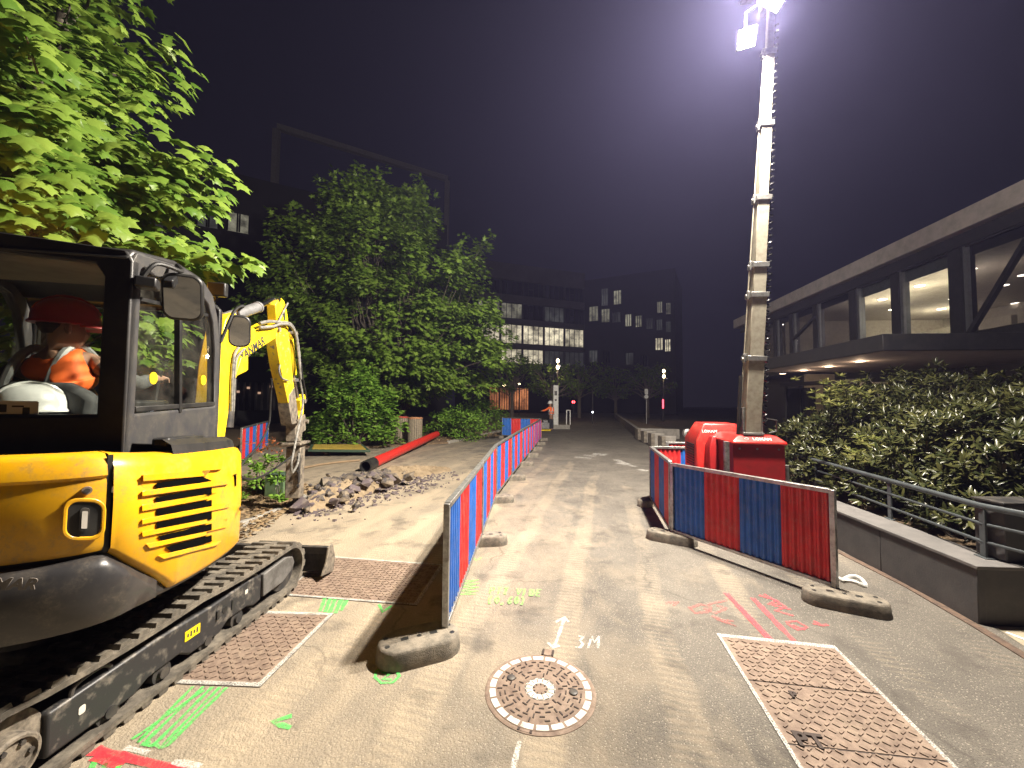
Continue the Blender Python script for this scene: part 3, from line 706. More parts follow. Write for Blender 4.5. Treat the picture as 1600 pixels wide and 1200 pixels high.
skin(s, i_seam, i_back, [(1.06, -.06), (1.06, .0), (1.09, .012), (1.36, .012), (1.385, .004), (1.40, .018), (1.475, -.002), (1.497, -.03), (1.50, -.12)])
s.build('engine_hood', YEL, exc, angle=.7)
s = MB(); skin(s, i_seam-1, i_seam, [(1.05, .004), (1.49, .006)]); s.build('hood_seam', BLACKPL, exc)
s = MB()
zsk = lambda i: .55+.17*min(1, max(0, (i-i_front)/40))
skin(s, i_front-4, 118, [(zsk, -.05), (lambda i: zsk(i)+.01, -.02), (lambda i: max(zsk(i)+.03, min(.7, zlow(i)-.03) if i < i_seam else .76), -.01), (lambda i: zlow(i)-.0 if i < i_seam else 1.05, -.02), (1.3, -.07)]); s.build('lower_skirt', CABM, exc)
i_cw = 44
s = MB()
def bul(k): return lambda i: k*min(1, max(0, (i-i_cw)/9.0))
ztc = lambda i: (zlow(min(i, i_seam-1))-.012 if i < i_seam else 1.045)
skin(s, i_cw, i_back, [(.725, bul(-.03)), (.74, bul(.02)), (lambda i: min(.80, ztc(i)-.07), bul(.05)), (lambda i: min(.92, ztc(i)-.06), bul(.065)), (lambda i: ztc(i)-.05, bul(.058)), (lambda i: ztc(i)-.012, bul(.03)), (ztc, bul(-.03))])
s.build('counterweight', CWT, exc, angle=.8)
# deck under the hood and cab floor
s = MB(); s.prism([H(p.x*.94-.03, p.y*.94+.02, .735) for p in PLAN], Z*.05); s.build('slewing_deck', DKSTEEL, exc, smooth=False)
s = MB(); s.prism([H(p.x*.93-.03, p.y*.93+.03, 1.33) for p in PLAN], Z*.03); s.build('cover_deck', CABM, exc, smooth=False)
s = MB(); pts = [q for q in PLAN[i_front-2:44]]
skin(s, 4, 40, [(lambda i: ztop(i)-.01, -.03), (lambda i: ztop(i)+.045, -.045), (lambda i: ztop(i)+.075, -.09), (lambda i: ztop(i)+.07, -.22)]); s.build('cover_trim', CABM, exc)
s = MB(); s.bar(H(.10, .12, 1.50), H(.05, .62, 1.475), .09, .06); s.build('grab_handle', CABM, exc, bevel=.02)
# louvred vent in the side cover, laid on the cover surface
def CV(px, py, off=.026):
    """point of the cover surface seen at a photo position"""
    best = None
    for i in range(i_front, i_seam-1):
        for k in range(4):
            t = k/4; q = (PLAN[i]+PN[i]*off).lerp(PLAN[i+1]+PN[i+1]*off, t)
            w_ = H(q.x, q.y, 0)-CAMP
            # depth match: horizontal direction of the pixel ray at this plan point
            rr = ray(px, py); s_ = (w_.x*rr.x+w_.y*rr.y)/(rr.x**2+rr.y**2); e_ = abs(w_.x*rr.y-w_.y*rr.x)/rr.length
            if best is None or e_ < best[0]: best = (e_, CAMP+rr*s_)
    return best[1]
def patch(mb, TL, TR, BR, BL, off, n=8, mi=0, th=.012):
    a = [CV(TL[0]+(TR[0]-TL[0])*i/n, TL[1]+(TR[1]-TL[1])*i/n, off) for i in range(n+1)]; b_ = [CV(BL[0]+(BR[0]-BL[0])*i/n, BL[1]+(BR[1]-BL[1])*i/n, off) for i in range(n+1)]
    a0 = [CV(TL[0]+(TR[0]-TL[0])*i/n, TL[1]+(TR[1]-TL[1])*i/n, off-th) for i in range(n+1)]; b0 = [CV(BL[0]+(BR[0]-BL[0])*i/n, BL[1]+(BR[1]-BL[1])*i/n, off-th) for i in range(n+1)]
    m_ = n+1
    fs = [(i, i+1, m_+i+1, m_+i) for i in range(n)]+[(2*m_+i, 2*m_+i+1, i+1, i) for i in range(n)]+[(m_+i, m_+i+1, 3*m_+i+1, 3*m_+i) for i in range(n)]
    fs += [(0, m_, 3*m_, 2*m_), (n, 2*m_+n, 3*m_+n, m_+n)]
    mb.add(a+b_+a0+b0, fs, mi)
s = MB(); patch(s, (222, 742), (352, 737), (352, 846), (222, 868), .020, 10); vent = s.build('vent_recess', YEL, exc, angle=.5)
slots = [((245, 755), (315, 744), (331, 751), (244, 768)), ((244, 777), (331, 761), (331, 772), (244, 788)), ((245, 797), (331, 781), (331, 792), (245, 811)), ((245, 817), (331, 799), (331, 811), (245, 830)), ((247, 838), (331, 818), (331, 828), (254, 848)), ((259, 855), (331, 836), (331, 846), (270, 865))]
for q in slots:
    s = MB(); patch(s, *q, .033, 6); s.build('vent_shade_patch', SLOT_SHADE, vent, smooth=False)  # black patches on the cover stand in for the shade inside the slots
ribs = [((224, 742), (345, 733), (352, 741), (224, 752)), ((222, 767), (354, 749), (356, 757), (222, 776)), ((222, 789), (357, 767), (358, 774), (222, 799)), ((222, 811), (358, 786), (358, 793), (222, 820)), ((222, 831), (357, 805), (356, 811), (223, 839)), ((228, 850), (354, 824), (352, 830), (234, 857)), ((246, 868), (346, 845), (340, 852), (256, 874))]
for q in ribs:
    s = MB(); patch(s, *q, .037, 8, th=.018); s.build('vent_rib', YEL, vent, angle=.4, bevel=.003)
s = MB(); patch(s, (366, 741), (372, 740), (372, 758), (366, 760), .034, 2); s.build('cover_lock', BLACKPL, exc, smooth=False)
place_text('lettering', 'YANMAR', .05, CV(375, 795, .036), CV(378, 790, .036)-CV(366, 792, .036), Z, INK, exc, depth=.001)
# hood details: latch recess, round lock, handle lip
def tailpt(px, py, off=.016):
    best = None
    for i in range(i_seam-2, i_back):
        for k in range(6):
            t = k/6; q = (PLAN[i]+PN[i]*off).lerp(PLAN[i+1]+PN[i+1]*off, t); w_ = H(q.x, q.y, 0)-CAMP; rr = ray(px, py)
            s_ = (w_.x*rr.x+w_.y*rr.y)/(rr.x**2+rr.y**2); e_ = abs(w_.x*rr.y-w_.y*rr.x)/rr.length
            if best is None or e_ < best[0]: best = (e_, CAMP+rr*s_, i)
    return best[1]
c = tailpt(132, 811); rt = (tailpt(142, 811)-tailpt(122, 811)).normalized(); nrm = rt.cross(Z); nrm = nrm if nrm.y < 0 else -nrm
def rrect(c, r, u, w_, h_, rad, n=5):
    out = []
    for sx_, sy_, a0 in ((1, 1, 0), (-1, 1, 90), (-1, -1, 180), (1, -1, 270)):
        for i in range(n+1):
            a = R(a0+90*i/n); out.append(c+r*(sx_*(w_/2-rad)+rad*math.cos(a))+u*(sy_*(h_/2-rad)+rad*math.sin(a)))
    return out
s = MB(); s.ring(rrect(c, rt, Z, .135, .185, .05), rrect(c, rt, Z, .105, .15, .035), nrm*.012); s.build('latch_surround', YEL, exc, bevel=.004)
s = MB(); s.prism(rrect(c, rt, Z, .106, .152, .035), nrm*.006); la = s.build('latch', BLACKPL, exc)
s = MB(); s.prism(rrect(c+nrm*.006, rt, Z, .03, .10, .012), nrm*.012); s.build('handle', DKSTEEL, la)
s = MB(); s.prism(rrect(c+nrm*.019, rt, Z, .018, .075, .003), nrm*.001); s.build('paper_label', PAPER, la)
c2 = tailpt(136, 766); s = MB(); s.cyl(c2-nrm*.01, c2+nrm*.012, .017, 16); s.cyl(c2+nrm*.012, c2+nrm*.016, .010, 16, 1); s.build('lock_barrel', [RUST, DKSTEEL], exc)
c3 = tailpt(10, 913, .075); r3 = (tailpt(40, 913, .075)-tailpt(5, 913, .075)).normalized()
me_r = tailpt(56, 913, .075)
place_text('lettering', 'YANMAR', .062, me_r+Vector((0, 0, 0))+nrm*.004, r3, Z, TXT, exc, depth=.002, bold=.002, shear=.25, align='RIGHT')

# --- cab
off_in = -hu*.055
def CAB(v, z, u=0.0): return H(u, v, z)
SO = [(0, 1.36), (0, 2.50), (.03, 2.555), (.45, 2.615), (.72, 2.60), (.86, 2.53), (.94, 2.38), (.985, 2.15), (1.02, 1.36)]
SI = [(.075, 1.665), (.075, 2.42), (.09, 2.46), (.45, 2.505), (.68, 2.50), (.80, 2.45), (.875, 2.33), (.92, 2.12), (.955, 1.70)]
for nm, u0, dirn in (('cab_side', 0.0, -1), ('cab_side', -1.22, 1)):
    s = MB(); s.ring([CAB(v, z, u0) for v, z in SO], [CAB(v, z, u0) for v, z in SI], hu*.055*dirn); cs = s.build(nm, CABG, exc, bevel=.01)
    gm = MB(); gm.prism([CAB(v, z, u0+.022*dirn) for v, z in SI], hu*.004*dirn); gm.build('side_glass', CGLASS, cs, smooth=False)
    p = MB(); p.bar(CAB(.50, 1.66, u0+.012*dirn), CAB(.44, 2.52, u0+.012*dirn), .03, .035, up=hu); p.bar(CAB(.08, 1.69, u0+.012*dirn), CAB(.95, 1.715, u0+.012*dirn), .03, .03, up=hu); p.build('glazing_bar', BLACKPL, cs, bevel=.004)
    p = MB(); p.bar(CAB(.08, 2.31, u0+.008*dirn), CAB(.80, 2.37, u0+.008*dirn), .02, .016, up=hu); p.build('glazing_bar', BLACKPL, cs)
    if u0 == 0:
        for px, py, r_ in ((244, 591, .036), (321, 594, .036)):
            q = PL(px, py, CAB(0, 0, .0), hu)-hu*.016; k_ = MB(); k_.cyl(q, q+hu*.004, r_, 24); k_.build('warning_sticker', STY, cs)
# rear frame
def rear(u, z, v=0.0): return H(u, v, z)
RO = [(0, 1.34), (0, 2.50), (-.03, 2.555), (-.6, 2.60), (-1.19, 2.555), (-1.22, 2.50), (-1.22, 1.34)]
RI = [(-.125, 1.665), (-.125, 2.40), (-.17, 2.475), (-.6, 2.50), (-1.05, 2.475), (-1.1, 2.40), (-1.1, 1.665)]
s = MB(); s.ring([rear(u, z, -.004) for u, z in RO], [rear(u, z, -.004) for u, z in RI], hv*.06); rf = s.build('rear_frame', CABM, exc, bevel=.012)
gm = MB(); gm.prism([rear(u, z, .02) for u, z in RI], hv*.004); gm.build('rear_glass', CGLASS2, rf, smooth=False)
RF = [(0, 1.36), (0, 2.45), (-.05, 2.5), (-1.17, 2.5), (-1.22, 2.45), (-1.22, 1.36)]; RFi = [(-.07, 1.42), (-.07, 2.38), (-.1, 2.42), (-1.12, 2.42), (-1.15, 2.38), (-1.15, 1.42)]
s = MB(); s.ring([rear(u, z, .97) for u, z in RF], [rear(u, z, .97) for u, z in RFi], hv*.05); ff = s.build('front_frame', CABM, exc, bevel=.01)
gm = MB(); gm.prism([rear(u, z, .99) for u, z in RFi], hv*.004); gm.build('front_glass', CGLASS, ff, smooth=False)
s = MB(); tp = [(-.02, 2.50), (.02, 2.57), (.40, 2.64), (.70, 2.625), (.87, 2.555), (.93, 2.46), (.90, 2.44), (.82, 2.51), (.68, 2.545), (.40, 2.56), (.05, 2.52)]
s.prism([H(-.012, v, z) for v, z in tp], -hu*1.196); s.build('cab_roof', CABM, exc, bevel=.02)
s = MB(); s.prism([H(-.04, v, z) for v, z in ((.03, 2.505), (.1, 2.515), (.68, 2.53), (.68, 2.515), (.1, 2.50))], -hu*1.14); s.build('roof_lining', mat('roof_lining', (.23, .20, .16), .9), exc)
s = MB(); s.box(H(-.6, .5, 1.38), (1.2, 1.0, .05), OY); s.build('cab_floor', BLACKPL, exc)
q = PL(28, 644, H(0, .015, 0), hv); s = MB(); s.prism(rrect(q, hu, Z, .17, .115, .01), -hv*.002); pl = s.build('paper_label', PAPER, exc)
for i, (x, y, w_, h_) in enumerate(((-.06, .02, .03, .04), (-.06, -.025, .035, .012), (.035, .0, .03, .05), (.0, .03, .05, .008))):
    s = MB(); s.prism(rrect(q+hu*x+Z*y-hv*.0022, hu, Z, w_, h_, .003), -hv*.0006); s.build('printed_mark', INK, pl, smooth=False)
# seat, helmet ledge, controls
SEATM = mat('seat_cloth', (.035, .035, .037), .75, 0, (.06, .06, .06), 20)
sc0 = H(-.62, .36, 0)
s = MB()
prof = [(-.24, 1.50), (-.27, 1.75), (-.22, 1.79), (-.13, 1.84), (.13, 1.84), (.22, 1.79), (.27, 1.75), (.24, 1.50)]
s.prism([H(-.62+x, .30, z) for x, z in prof], hv*.10); s.build('seat_back', SEATM, exc, bevel=.03)
s = MB(); s.box(H(-.62, .58, 1.56), (.5, .5, .12), OY); s.build('seat_cushion', SEATM, exc, bevel=.03)
s = MB(); s.box(H(-.6, .17, 1.60), (1.1, .22, .10), OY); s.build('rear_shelf', BLACKPL, exc, bevel=.01)
for u_ in (-.30, -.95):
    s = MB(); s.box(H(u_, .62, 1.66), (.14, .42, .16), OY); s.build('control_console', BLACKPL, exc, bevel=.02)
    s = MB(); s.tube([H(u_, .78, 1.72), H(u_, .80, 1.86), H(u_+.02, .78, 1.95)], [.012, .014, .024], 8); s.build('joystick', BLACKPL, exc)
# rear mirrors
def mirror(px, py, y, w_, h_, arm):
    c = D(px, py, y); n_ = (Vector((.55, -1, -.35))).normalized(); r_ = Vector((n_.y*-1, n_.x, 0)).normalized(); u_ = r_.cross(n_)
    if u_.z < 0: u_ = -u_
    s = MB(); s.prism(rrect(c, r_, u_, w_, h_, .06), n_*-.05); hb = s.build('mirror_housing', BLACKPL, exc, bevel=.012)
    g_ = MB(); g_.prism(rrect(c+n_*.001, r_, u_, w_*.86, h_*.88, .05), n_*.003); g_.build('mirror_glass', MIRR, hb, smooth=False)
    a = MB(); a.tube(cr([Vector(p) for p in arm]+[c-n_*.03+u_*h_*.4], 6), .012, 8); a.build('mirror_arm', BLACKPL, exc)
mirror(285, 465, 2.42, .205, .285, [H(-.0, .06, 2.40), H(.05, .10, 2.52), H(.10, .25, 2.53), D(276, 414, 2.44)])
s = MB(); s.bar(H(.0, .03, 2.39), H(.09, .06, 2.39), .06, .10, up=hv); s.build('work_lamp', CABM, exc, bevel=.01)
mirror(374, 518, 3.25, .155, .265, [H(.0, 1.0, 2.20), H(.06, 1.06, 2.46), H(.10, 1.12, 2.52), D(372, 486, 3.27)])
s = MB(); c = D(340, 453, 3.1); s.box(c, (.13, .06, .11), OY); s.bar(c-Z*.05, c-Z*.2-hu*.06, .02, .02); s.build('work_lamp', [BLACKPL], exc, bevel=.01)
bc = H(-.85, .62, 2.58); s = MB(); s.lathe([(.07, 0), (.07, .03), (.058, .035), (.05, .11), (.03, .13)], bc, 18)
BEAC = emit('amber_beacon', (1, .45, .03), 6); s.build('beacon', BEAC, exc); point('beacon_lamp', bc+Z*.20, 55, .05, (1, .42, .03), exc)
# --- tracks
TD = Vector((.059, .998, 0)).normalized(); TS = Vector((TD.y, -TD.x, 0)); TO = Vector((-2.075, 1.86, 0))  # outer bottom edge line
def TP(s_, side, z): return TO+TD*s_+TS*side+Z*z
def track(sideo, wdt, nm):
    s0, s1 = -.35, 1.985; hgt = .45; rr_ = .20
    path = []
    zb, zt = .035, hgt
    def arc(cx, cz, r_, a0, a1, n): return [(cx+r_*math.cos(R(a0+(a1-a0)*i/n)), cz+r_*math.sin(R(a0+(a1-a0)*i/n))) for i in range(n+1)]
    r_ = (zt-zb)/2-.01
    prof = [(s0+.3+i*.1, zb) for i in range(int((s1-s0-.5)/.1)+1)]
    prof += arc(s1-r_, zb+r_+.005, r_, -70, 85, 10)
    n_t = 16
    prof += [(s1-r_-(s1-s0-2*r_-.02)*i/n_t, zt-.012+.012*math.cos(i*.9)*0-.018*math.sin(math.pi*((i/n_t*2) % 1))) for i in range(1, n_t)]
    prof += arc(s0+r_+.02, zb+r_+.02, r_+.0, 95, 250, 10)
    n = len(prof); vs = []
    th = .028
    nor = []
    for i in range(n):
        a = Vector((prof[(i+1) % n][0]-prof[i-1][0], prof[(i+1) % n][1]-prof[i-1][1])).normalized(); nor.append((a.y, -a.x))
    for i in range(n):
        for o_, sd in ((0, 0), (0, -wdt), (-th, -wdt), (-th, 0)):
            vs.append(TP(prof[i][0]+nor[i][0]*o_, sideo+sd, prof[i][1]+nor[i][1]*o_))
    fs = [(i*4+j, i*4+(j+1) % 4, ((i+1) % n)*4+(j+1) % 4, ((i+1) % n)*4+j) for i in range(n) for j in range(4)]
    s = MB(); s.add(vs, fs)
    # lugs, staggered left and right
    cum = [0]
    for i in range(n): cum.append(cum[-1]+(Vector(prof[(i+1) % n])-Vector(prof[i])).length)
    L_ = cum[-1]; nl = int(L_/.098)
    for k_ in range(nl*2):
        t = (k_+.5)/(nl*2)*L_; i = max(j for j in range(n) if cum[j] <= t); f = (t-cum[i])/(cum[i+1]-cum[i]+1e-9)
        p = Vector(prof[i]).lerp(Vector(prof[(i+1) % n]), f); nn = Vector(nor[i]).lerp(Vector(nor[(i+1) % n]), f).normalized(); tt = Vector((-nn.y, nn.x))
        if nn.y < -.9 and p.y < .1: hgt_ = .03
        else: hgt_ = .026
        left = k_ % 2; x0, x1 = (-.005, -wdt*.60) if not left else (-wdt*.40, -wdt+.005)
        hw = .034
        def q(a, sd, h_): 
            z2 = p+tt*a+nn*h_; return TP(z2.x, sideo+sd, z2.y)
        xm = (x0+x1)/2; sk = .022 if not left else -.022
        base = [q(-hw, x0, 0), q(hw, x0, 0), q(hw+sk*.3, xm, 0), q(hw*.75, x1, 0), q(-hw*.75, x1, 0), q(-hw+sk*.3, xm, 0)]
        top = [q(-hw*.75, x0, hgt_), q(hw*.75, x0, hgt_), q(hw*.8+sk*.3, xm, hgt_), q(hw*.5, x1, hgt_), q(-hw*.5, x1, hgt_), q(-hw*.7+sk*.3, xm, hgt_)]
        s.add(base+top, [(6, 7, 8, 9, 10, 11)]+[(a, (a+1) % 6, 6+(a+1) % 6, 6+a) for a in range(6)]); 
    return s.build(nm, TRK, exc, angle=.5)
track(0, .37, 'track'); track(-1.42, .37, 'track')
def track_frame(so):
    s = MB(); pr = [(.02, .10), (.42, .10), (.50, .14), (.70, .15), (.78, .10), (1.02, .10), (1.10, .15), (1.28, .15), (1.36, .12), (1.44, .13), (1.44, .33), (1.30, .345), (.95, .325), (.55, .335), (.02, .305)]
    s.prism([TP(a, so-.035, z) for a, z in pr], -TS*.26); f = s.build('track_frame', TFR, exc, bevel=.012)
    s = MB(); pr = [(1.45, .145), (1.70, .15), (1.82, .20), (1.87, .26), (1.84, .32), (1.74, .35), (1.45, .325)]
    s.prism([TP(a, so-.022, z) for a, z in pr], -TS*.05); s.build('idler_plate', IDL, exc, bevel=.008)
    s = MB(); c = TP(1.75, so-.06, .23)
    s.cyl(c, c-TS*.24, .165, 28); s.build('idler_wheel', DKSTEEL, exc)
    s = MB(); c = TP(-.14, so-.01, .235)
    s.lathe([(.175, -.20), (.175, -.06), (.155, -.05), (.10, -.045), (.10, .03), (.092, .038), (.082, .038), (.078, .024), (.01, .024)], c, 28, Matrix((TD, Z, TS)).transposed()); sp_ = s.build('sprocket', MUD, exc)
    for i in range(6):
        a = R(60*i); p = c+TD*.062*math.cos(a)+Z*.062*math.sin(a)+TS*.024; k_ = MB(); k_.cyl(p, p+TS*.012, .011, 6); k_.build('bolt', DKSTEEL, sp_)
    for a in (.30, .60, .92, 1.2):
        k_ = MB(); c = TP(a, so-.05, .105); k_.cyl(c, c-TS*.2, .06, 18); k_.cyl(c+TS*.02, c, .03, 14); k_.build('track_roller', DKSTEEL, exc)
    k_ = MB(); c = TP(.80, so-.10, .385); k_.cyl(c, c-TS*.15, .045, 16); k_.build('carrier_roller', DKSTEEL, exc)
    for a in (.12, 1.22):
        k_ = MB(); k_.tube(cr([TP(a, so-.05, .31), TP(a+.01, so-.05, .345), TP(a+.05, so-.05, .362), TP(a+.14, so-.05, .365), TP(a+.18, so-.05, .335)], 4), .011, 8); k_.build('tie_down_loop', DKSTEEL, exc)
    if so == 0:
        k_ = MB(); c = TP(.79, -.034, .235); k_.prism(rrect(c, TD, Z, .115, .062, .004), TS*.002); lb_ = k_.build('warning_label', STY, exc, smooth=False)
        for i in range(4):
            k_ = MB(); k_.prism(rrect(c+TD*(-.035+.023*i)+TS*.0021, TD, Z, .012, .034 if i % 2 else .022, .002), TS*.0006); k_.build('printed_mark', INK, lb_, smooth=False)
        k_ = MB(); k_.prism(rrect(TP(1.27, -.034, .27), TD, Z, .03, .03, .003), TS*.002); k_.build('small_label', PAPER, exc, smooth=False)
        k_ = MB(); c = TP(1.06, -.036, .24); k_.cyl(c, c+TS*.004, .022, 14); k_.prism(rrect(c-TD*.07, TD, Z, .02, .06, .004), TS*.012); k_.prism(rrect(c+TD*.07, TD, Z, .015, .07, .004), TS*.006); k_.build('frame_boss', BLACKPL, exc)
        k_ = MB(); k_.prism(rrect(TP(.16, -.034, .22), TD, Z, .03, .04, .01), TS*.0015); k_.build('small_label', PAPER, exc, smooth=False)
track_frame(0); track_frame(-1.42)
s = MB(); s.box(TP(.8, -.9, .33), (.95, 1.1, .18), -.06); s.build('undercarriage', DKSTEEL, exc, bevel=.03)
s = MB(); s.lathe([(.42, .42), (.42, .55), (.38, .57)], H(-.6, .55, 0), 32); s.build('slewing_ring', DKSTEEL, exc)
# dozer blade
s = MB(); pr = [(0, .03), (.035, .02), (.07, .10), (.075, .17), (.05, .25), (.0, .295), (-.03, .285), (.02, .235), (.04, .2), (.03, .11), (-.02, .05)]
ba = TP(2.20, .13, 0); s.prism([ba+TD*a+Z*z for a, z in pr], -TS*2.0); bl_ = s.build('dozer_blade', DKSTEEL, exc, bevel=.006)
s = MB(); s.prism([ba+TD*a+Z*z for a, z in ((-.16, .06), (.06, .02), (.09, .16), (.04, .295), (-.05, .295), (-.08, .16))], TS*.018); s.build('blade_end_plate', MUD, exc, bevel=.004)
for o_ in (-.6, -1.1):
    s = MB(); s.bar(TP(1.2, o_, .30), TP(2.20, o_, .22), .09, .12); s.build('blade_arm', DKSTEEL, exc, bevel=.01)
s = MB(); s.bar(TP(1.5, -.45, .33), TP(2.15, -.45, .27), .05, .03); s.bar(TP(1.5, -.38, .33), TP(2.15, -.38, .27), .03, .03); s.build('blade_guide', GALV, exc)

# --- boom, arm and breaker, in one upright plane in front of the cab
BP0 = Vector((-2.94, 3.2, 0)); BDir = Vector((-.44, 3.0, 0)).normalized(); BN = Vector((BDir.y, -BDir.x, 0))
def BM(cx, cy, off=0.0): return PL(330+cx/3.16, 440+cy/3.16, BP0, BN)+BN*off
def plate(poly, half, nm, mt, parent=None, bev=.012, cen=0.0, line=None, k=.5):
    if line: poly = [((lambda c: c+(x-c)*k)(np.interp(y, [p[1] for p in line], [p[0] for p in line])), y) for x, y in poly]
    s = MB(); s.prism([BM(x, y, cen+half) for x, y in poly], -BN*2*half); return s.build(nm, mt, parent or exc, bevel=bev)
plate([(-70, 900), (-40, 640), (-20, 420), (2, 300), (28, 190), (45, 162), (78, 152), (98, 190), (195, 240), (255, 207), (282, 207), (298, 225), (284, 280), (152, 362), (108, 430), (70, 500), (36, 690), (10, 880)], .085, 'boom', YELB)
plate([(105, 372), (142, 365), (142, 436), (128, 446), (75, 470)], .09, 'boom_bracket', YELB)
plate([(272, 112), (300, 82), (318, 78), (345, 95), (362, 135), (374, 185), (378, 240), (350, 250), (330, 215), (282, 195)], .06, 'arm_horn', YELB, line=[(330, 80), (335, 250)], k=.62)
plate([(333, 130), (345, 140), (350, 185), (340, 195), (330, 165)], .064, 'horn_opening', DKSTEEL, bev=0, line=[(330, 80), (335, 250)], k=.62)
plate([(280, 205), (330, 200), (372, 225), (384, 330), (392, 470), (408, 590), (400, 640), (365, 690), (345, 600), (300, 430), (272, 290)], .075, 'arm', YELD, line=[(322, 200), (330, 300), (350, 450), (388, 690)], k=.62)
plate([(350, 560), (398, 520), (412, 640), (420, 700), (362, 705), (345, 610)], .079, 'arm_tip', MUD, bev=.006, line=[(322, 200), (330, 300), (350, 450), (388, 690)], k=.64)
s = MB(); s.cyl(BM(60, 185, .0), BM(225, 128, .0), .062, 16); s.cyl(BM(225, 128), BM(232, 126), .07, 16); s.build('arm_cylinder', HYD, exc)
s = MB(); s.cyl(BM(228, 127), BM(312, 85), .030, 12); s.cyl(BM(312, 85, .07), BM(312, 85, -.07), .038, 14); s.build('cylinder_rod', CHROME, exc)
s = MB(); s.cyl(BM(80, 720), BM(98, 480), .055, 14); s.build('boom_cylinder', DKSTEEL, exc)
s = MB(); s.cyl(BM(388, 250), BM(408, 460), .042, 14); s.build('bucket_cylinder', YELB, exc)
s = MB(); s.cyl(BM(408, 460), BM(432, 585), .022, 12); s.build('cylinder_rod', CHROME, exc)
plate([(415, 585), (448, 556), (464, 560), (466, 578), (448, 590), (446, 650), (430, 668), (412, 690), (402, 670), (425, 640)], .05, 'bucket_link', YELB, bev=.008, line=[(438, 550), (432, 690)], k=.6)
for cx, cy in ((300, 235), (388, 255), (432, 590), (388, 700), (445, 690)):
    s = MB(); s.cyl(BM(cx, cy, .105), BM(cx, cy, -.105), .034, 14); s.build('pivot_pin', MUD, exc)
plate([(368, 690), (425, 690), (432, 665), (462, 655), (476, 700), (470, 735), (440, 745), (432, 790), (372, 790)], .07, 'breaker_bracket', MUD, bev=.008, line=[(420, 650), (412, 790)], k=.52)
s = MB(); c = BM(412, 796); bz = math.atan2(BDir.y, BDir.x); s.box(c, (.42, .32, .035), bz); s.build('breaker_head_plate', MUD, exc, bevel=.006)
bt, bb = BM(415, 815), BM(413, 1062); wbk = .20
s = MB(); s.box((bt+bb)/2, (wbk, .21, (bt-bb).length), bz); brk_ = s.build('breaker_body', MUD, exc, bevel=.012)
for cy in (870, 940, 1010):
    s = MB(); p = BM(395, cy, .107); s.cyl(p-BN*.02, p+BN*.004, .03, 14); s.build('side_hole', BLACKPL, brk_)
s = MB(); p = BM(400, 930, .104); s.box(p, (wbk*.3, .012, .40), bz); s.build('side_slot', DKSTEEL, brk_, bevel=.004)
s = MB(); tipp = BM(418, 1140); s.tube([BM(418, 1062), BM(418, 1085), tipp+Z*.03, tipp-Z*.03], [.050, .044, .042, .02], 16); s.build('chisel', DKSTEEL, exc)
HOSE = mat('hydraulic_hose', (.26, .25, .23), .5, .2, (.10, .10, .09), 20); HOSEB = mat('black_hose', (.015, .015, .015), .5)
def hose(pts, r_, mt, off): s = MB(); s.tube(cr([BM(x, y, o_) for (x, y), o_ in zip(pts, off)], 8), r_, 8); return s.build('hydraulic_hose', mt, exc)
hose([(190, 205), (240, 195), (300, 200), (350, 208), (380, 260), (396, 360), (400, 470)], .020, HOSE, [.11]*7)
hose([(180, 225), (250, 220), (290, 208), (340, 215), (372, 270), (386, 380), (398, 480)], .018, HOSE, [.13]*7)
hose([(400, 470), (412, 580), (395, 660), (350, 760), (322, 850), (312, 900), (325, 945), (370, 900), (400, 850)], .016, HOSE, [.10, .12, .14, .2, .22, .22, .2, .16, .10])
hose([(318, 480), (330, 600), (330, 700), (300, 800), (250, 880), (222, 945), (250, 975), (310, 950), (395, 865)], .014, HOSEB, [-.05, -.1, -.12, -.15, -.2, -.2, -.15, -.1, 0])
hose([(410, 400), (418, 470), (432, 540), (440, 590)], .012, HOSEB, [.1]*4)
hose([(345, 105), (300, 190), (292, 220)], .012, HOSE, [.09]*3)
hose([(95, 310), (60, 360), (48, 480), (44, 640)], .014, HOSE, [.11]*4); hose([(110, 330), (68, 380), (56, 500), (52, 640)], .012, HOSE, [.115]*4)
hose([(300, 410), (296, 440), (310, 475), (345, 490)], .012, HOSE, [.1]*4)
s = MB(); s.box(BM(388, 485, .08), (.16, .05, .05), bz); s.build('hose_clamp', GALV, exc, bevel=.004)
place_text('lettering', 'YANMAR', .15, BM(226, 288, .0875), BM(226, 280)-BM(160, 328), Z, INK, exc, depth=.001, align='RIGHT', bold=.003)
# ------------------------------------------------------------------ vegetation
BARK = mat('bark', (.10, .085, .065), .9, 0, (.05, .04, .032), 18, bmp=.6, bscale=30)
BARKL = mat('pale_bark', (.20, .17, .13), .85, 0, (.11, .09, .07), 18, bmp=.4, bscale=40)
LEAF1 = leafmat('maple_leaf', (.07, .145, .016), (.20, .29, .045), .36)
LEAF2 = leafmat('dark_maple_leaf', (.095, .175, .02), (.20, .30, .05), .38)
LEAF3 = leafmat('shrub_leaf', (.12, .26, .03), (.24, .40, .06), .35)
LEAF4 = leafmat('laurel_leaf', (.022, .030, .011), (.080, .080, .026), .14, .3)
LEAF5 = leafmat('young_laurel_leaf', (.10, .12, .03), (.16, .15, .05), .25, .35)
DRY = leafmat('dry_leaf', (.20, .13, .07), (.34, .25, .14), .1, .8)
def limb(mb, a, b_, r0, r1, sag=0.0, n=6, wob=.06):
    a = Vector(a); b_ = Vector(b_); L_ = (b_-a).length; pts = []
    for i in range(n+1):
        t = i/n; p = a.lerp(b_, t); p.z += sag*L_*4*t*(1-t)
        if 0 < i < n: p += Vector((rng.uniform(-1, 1), rng.uniform(-1, 1), rng.uniform(-.5, .5)))*wob*L_*.35
        pts.append(p)
    mb.tube(pts, [r0+(r1-r0)*i/n for i in range(n+1)], 7, caps=False); return pts
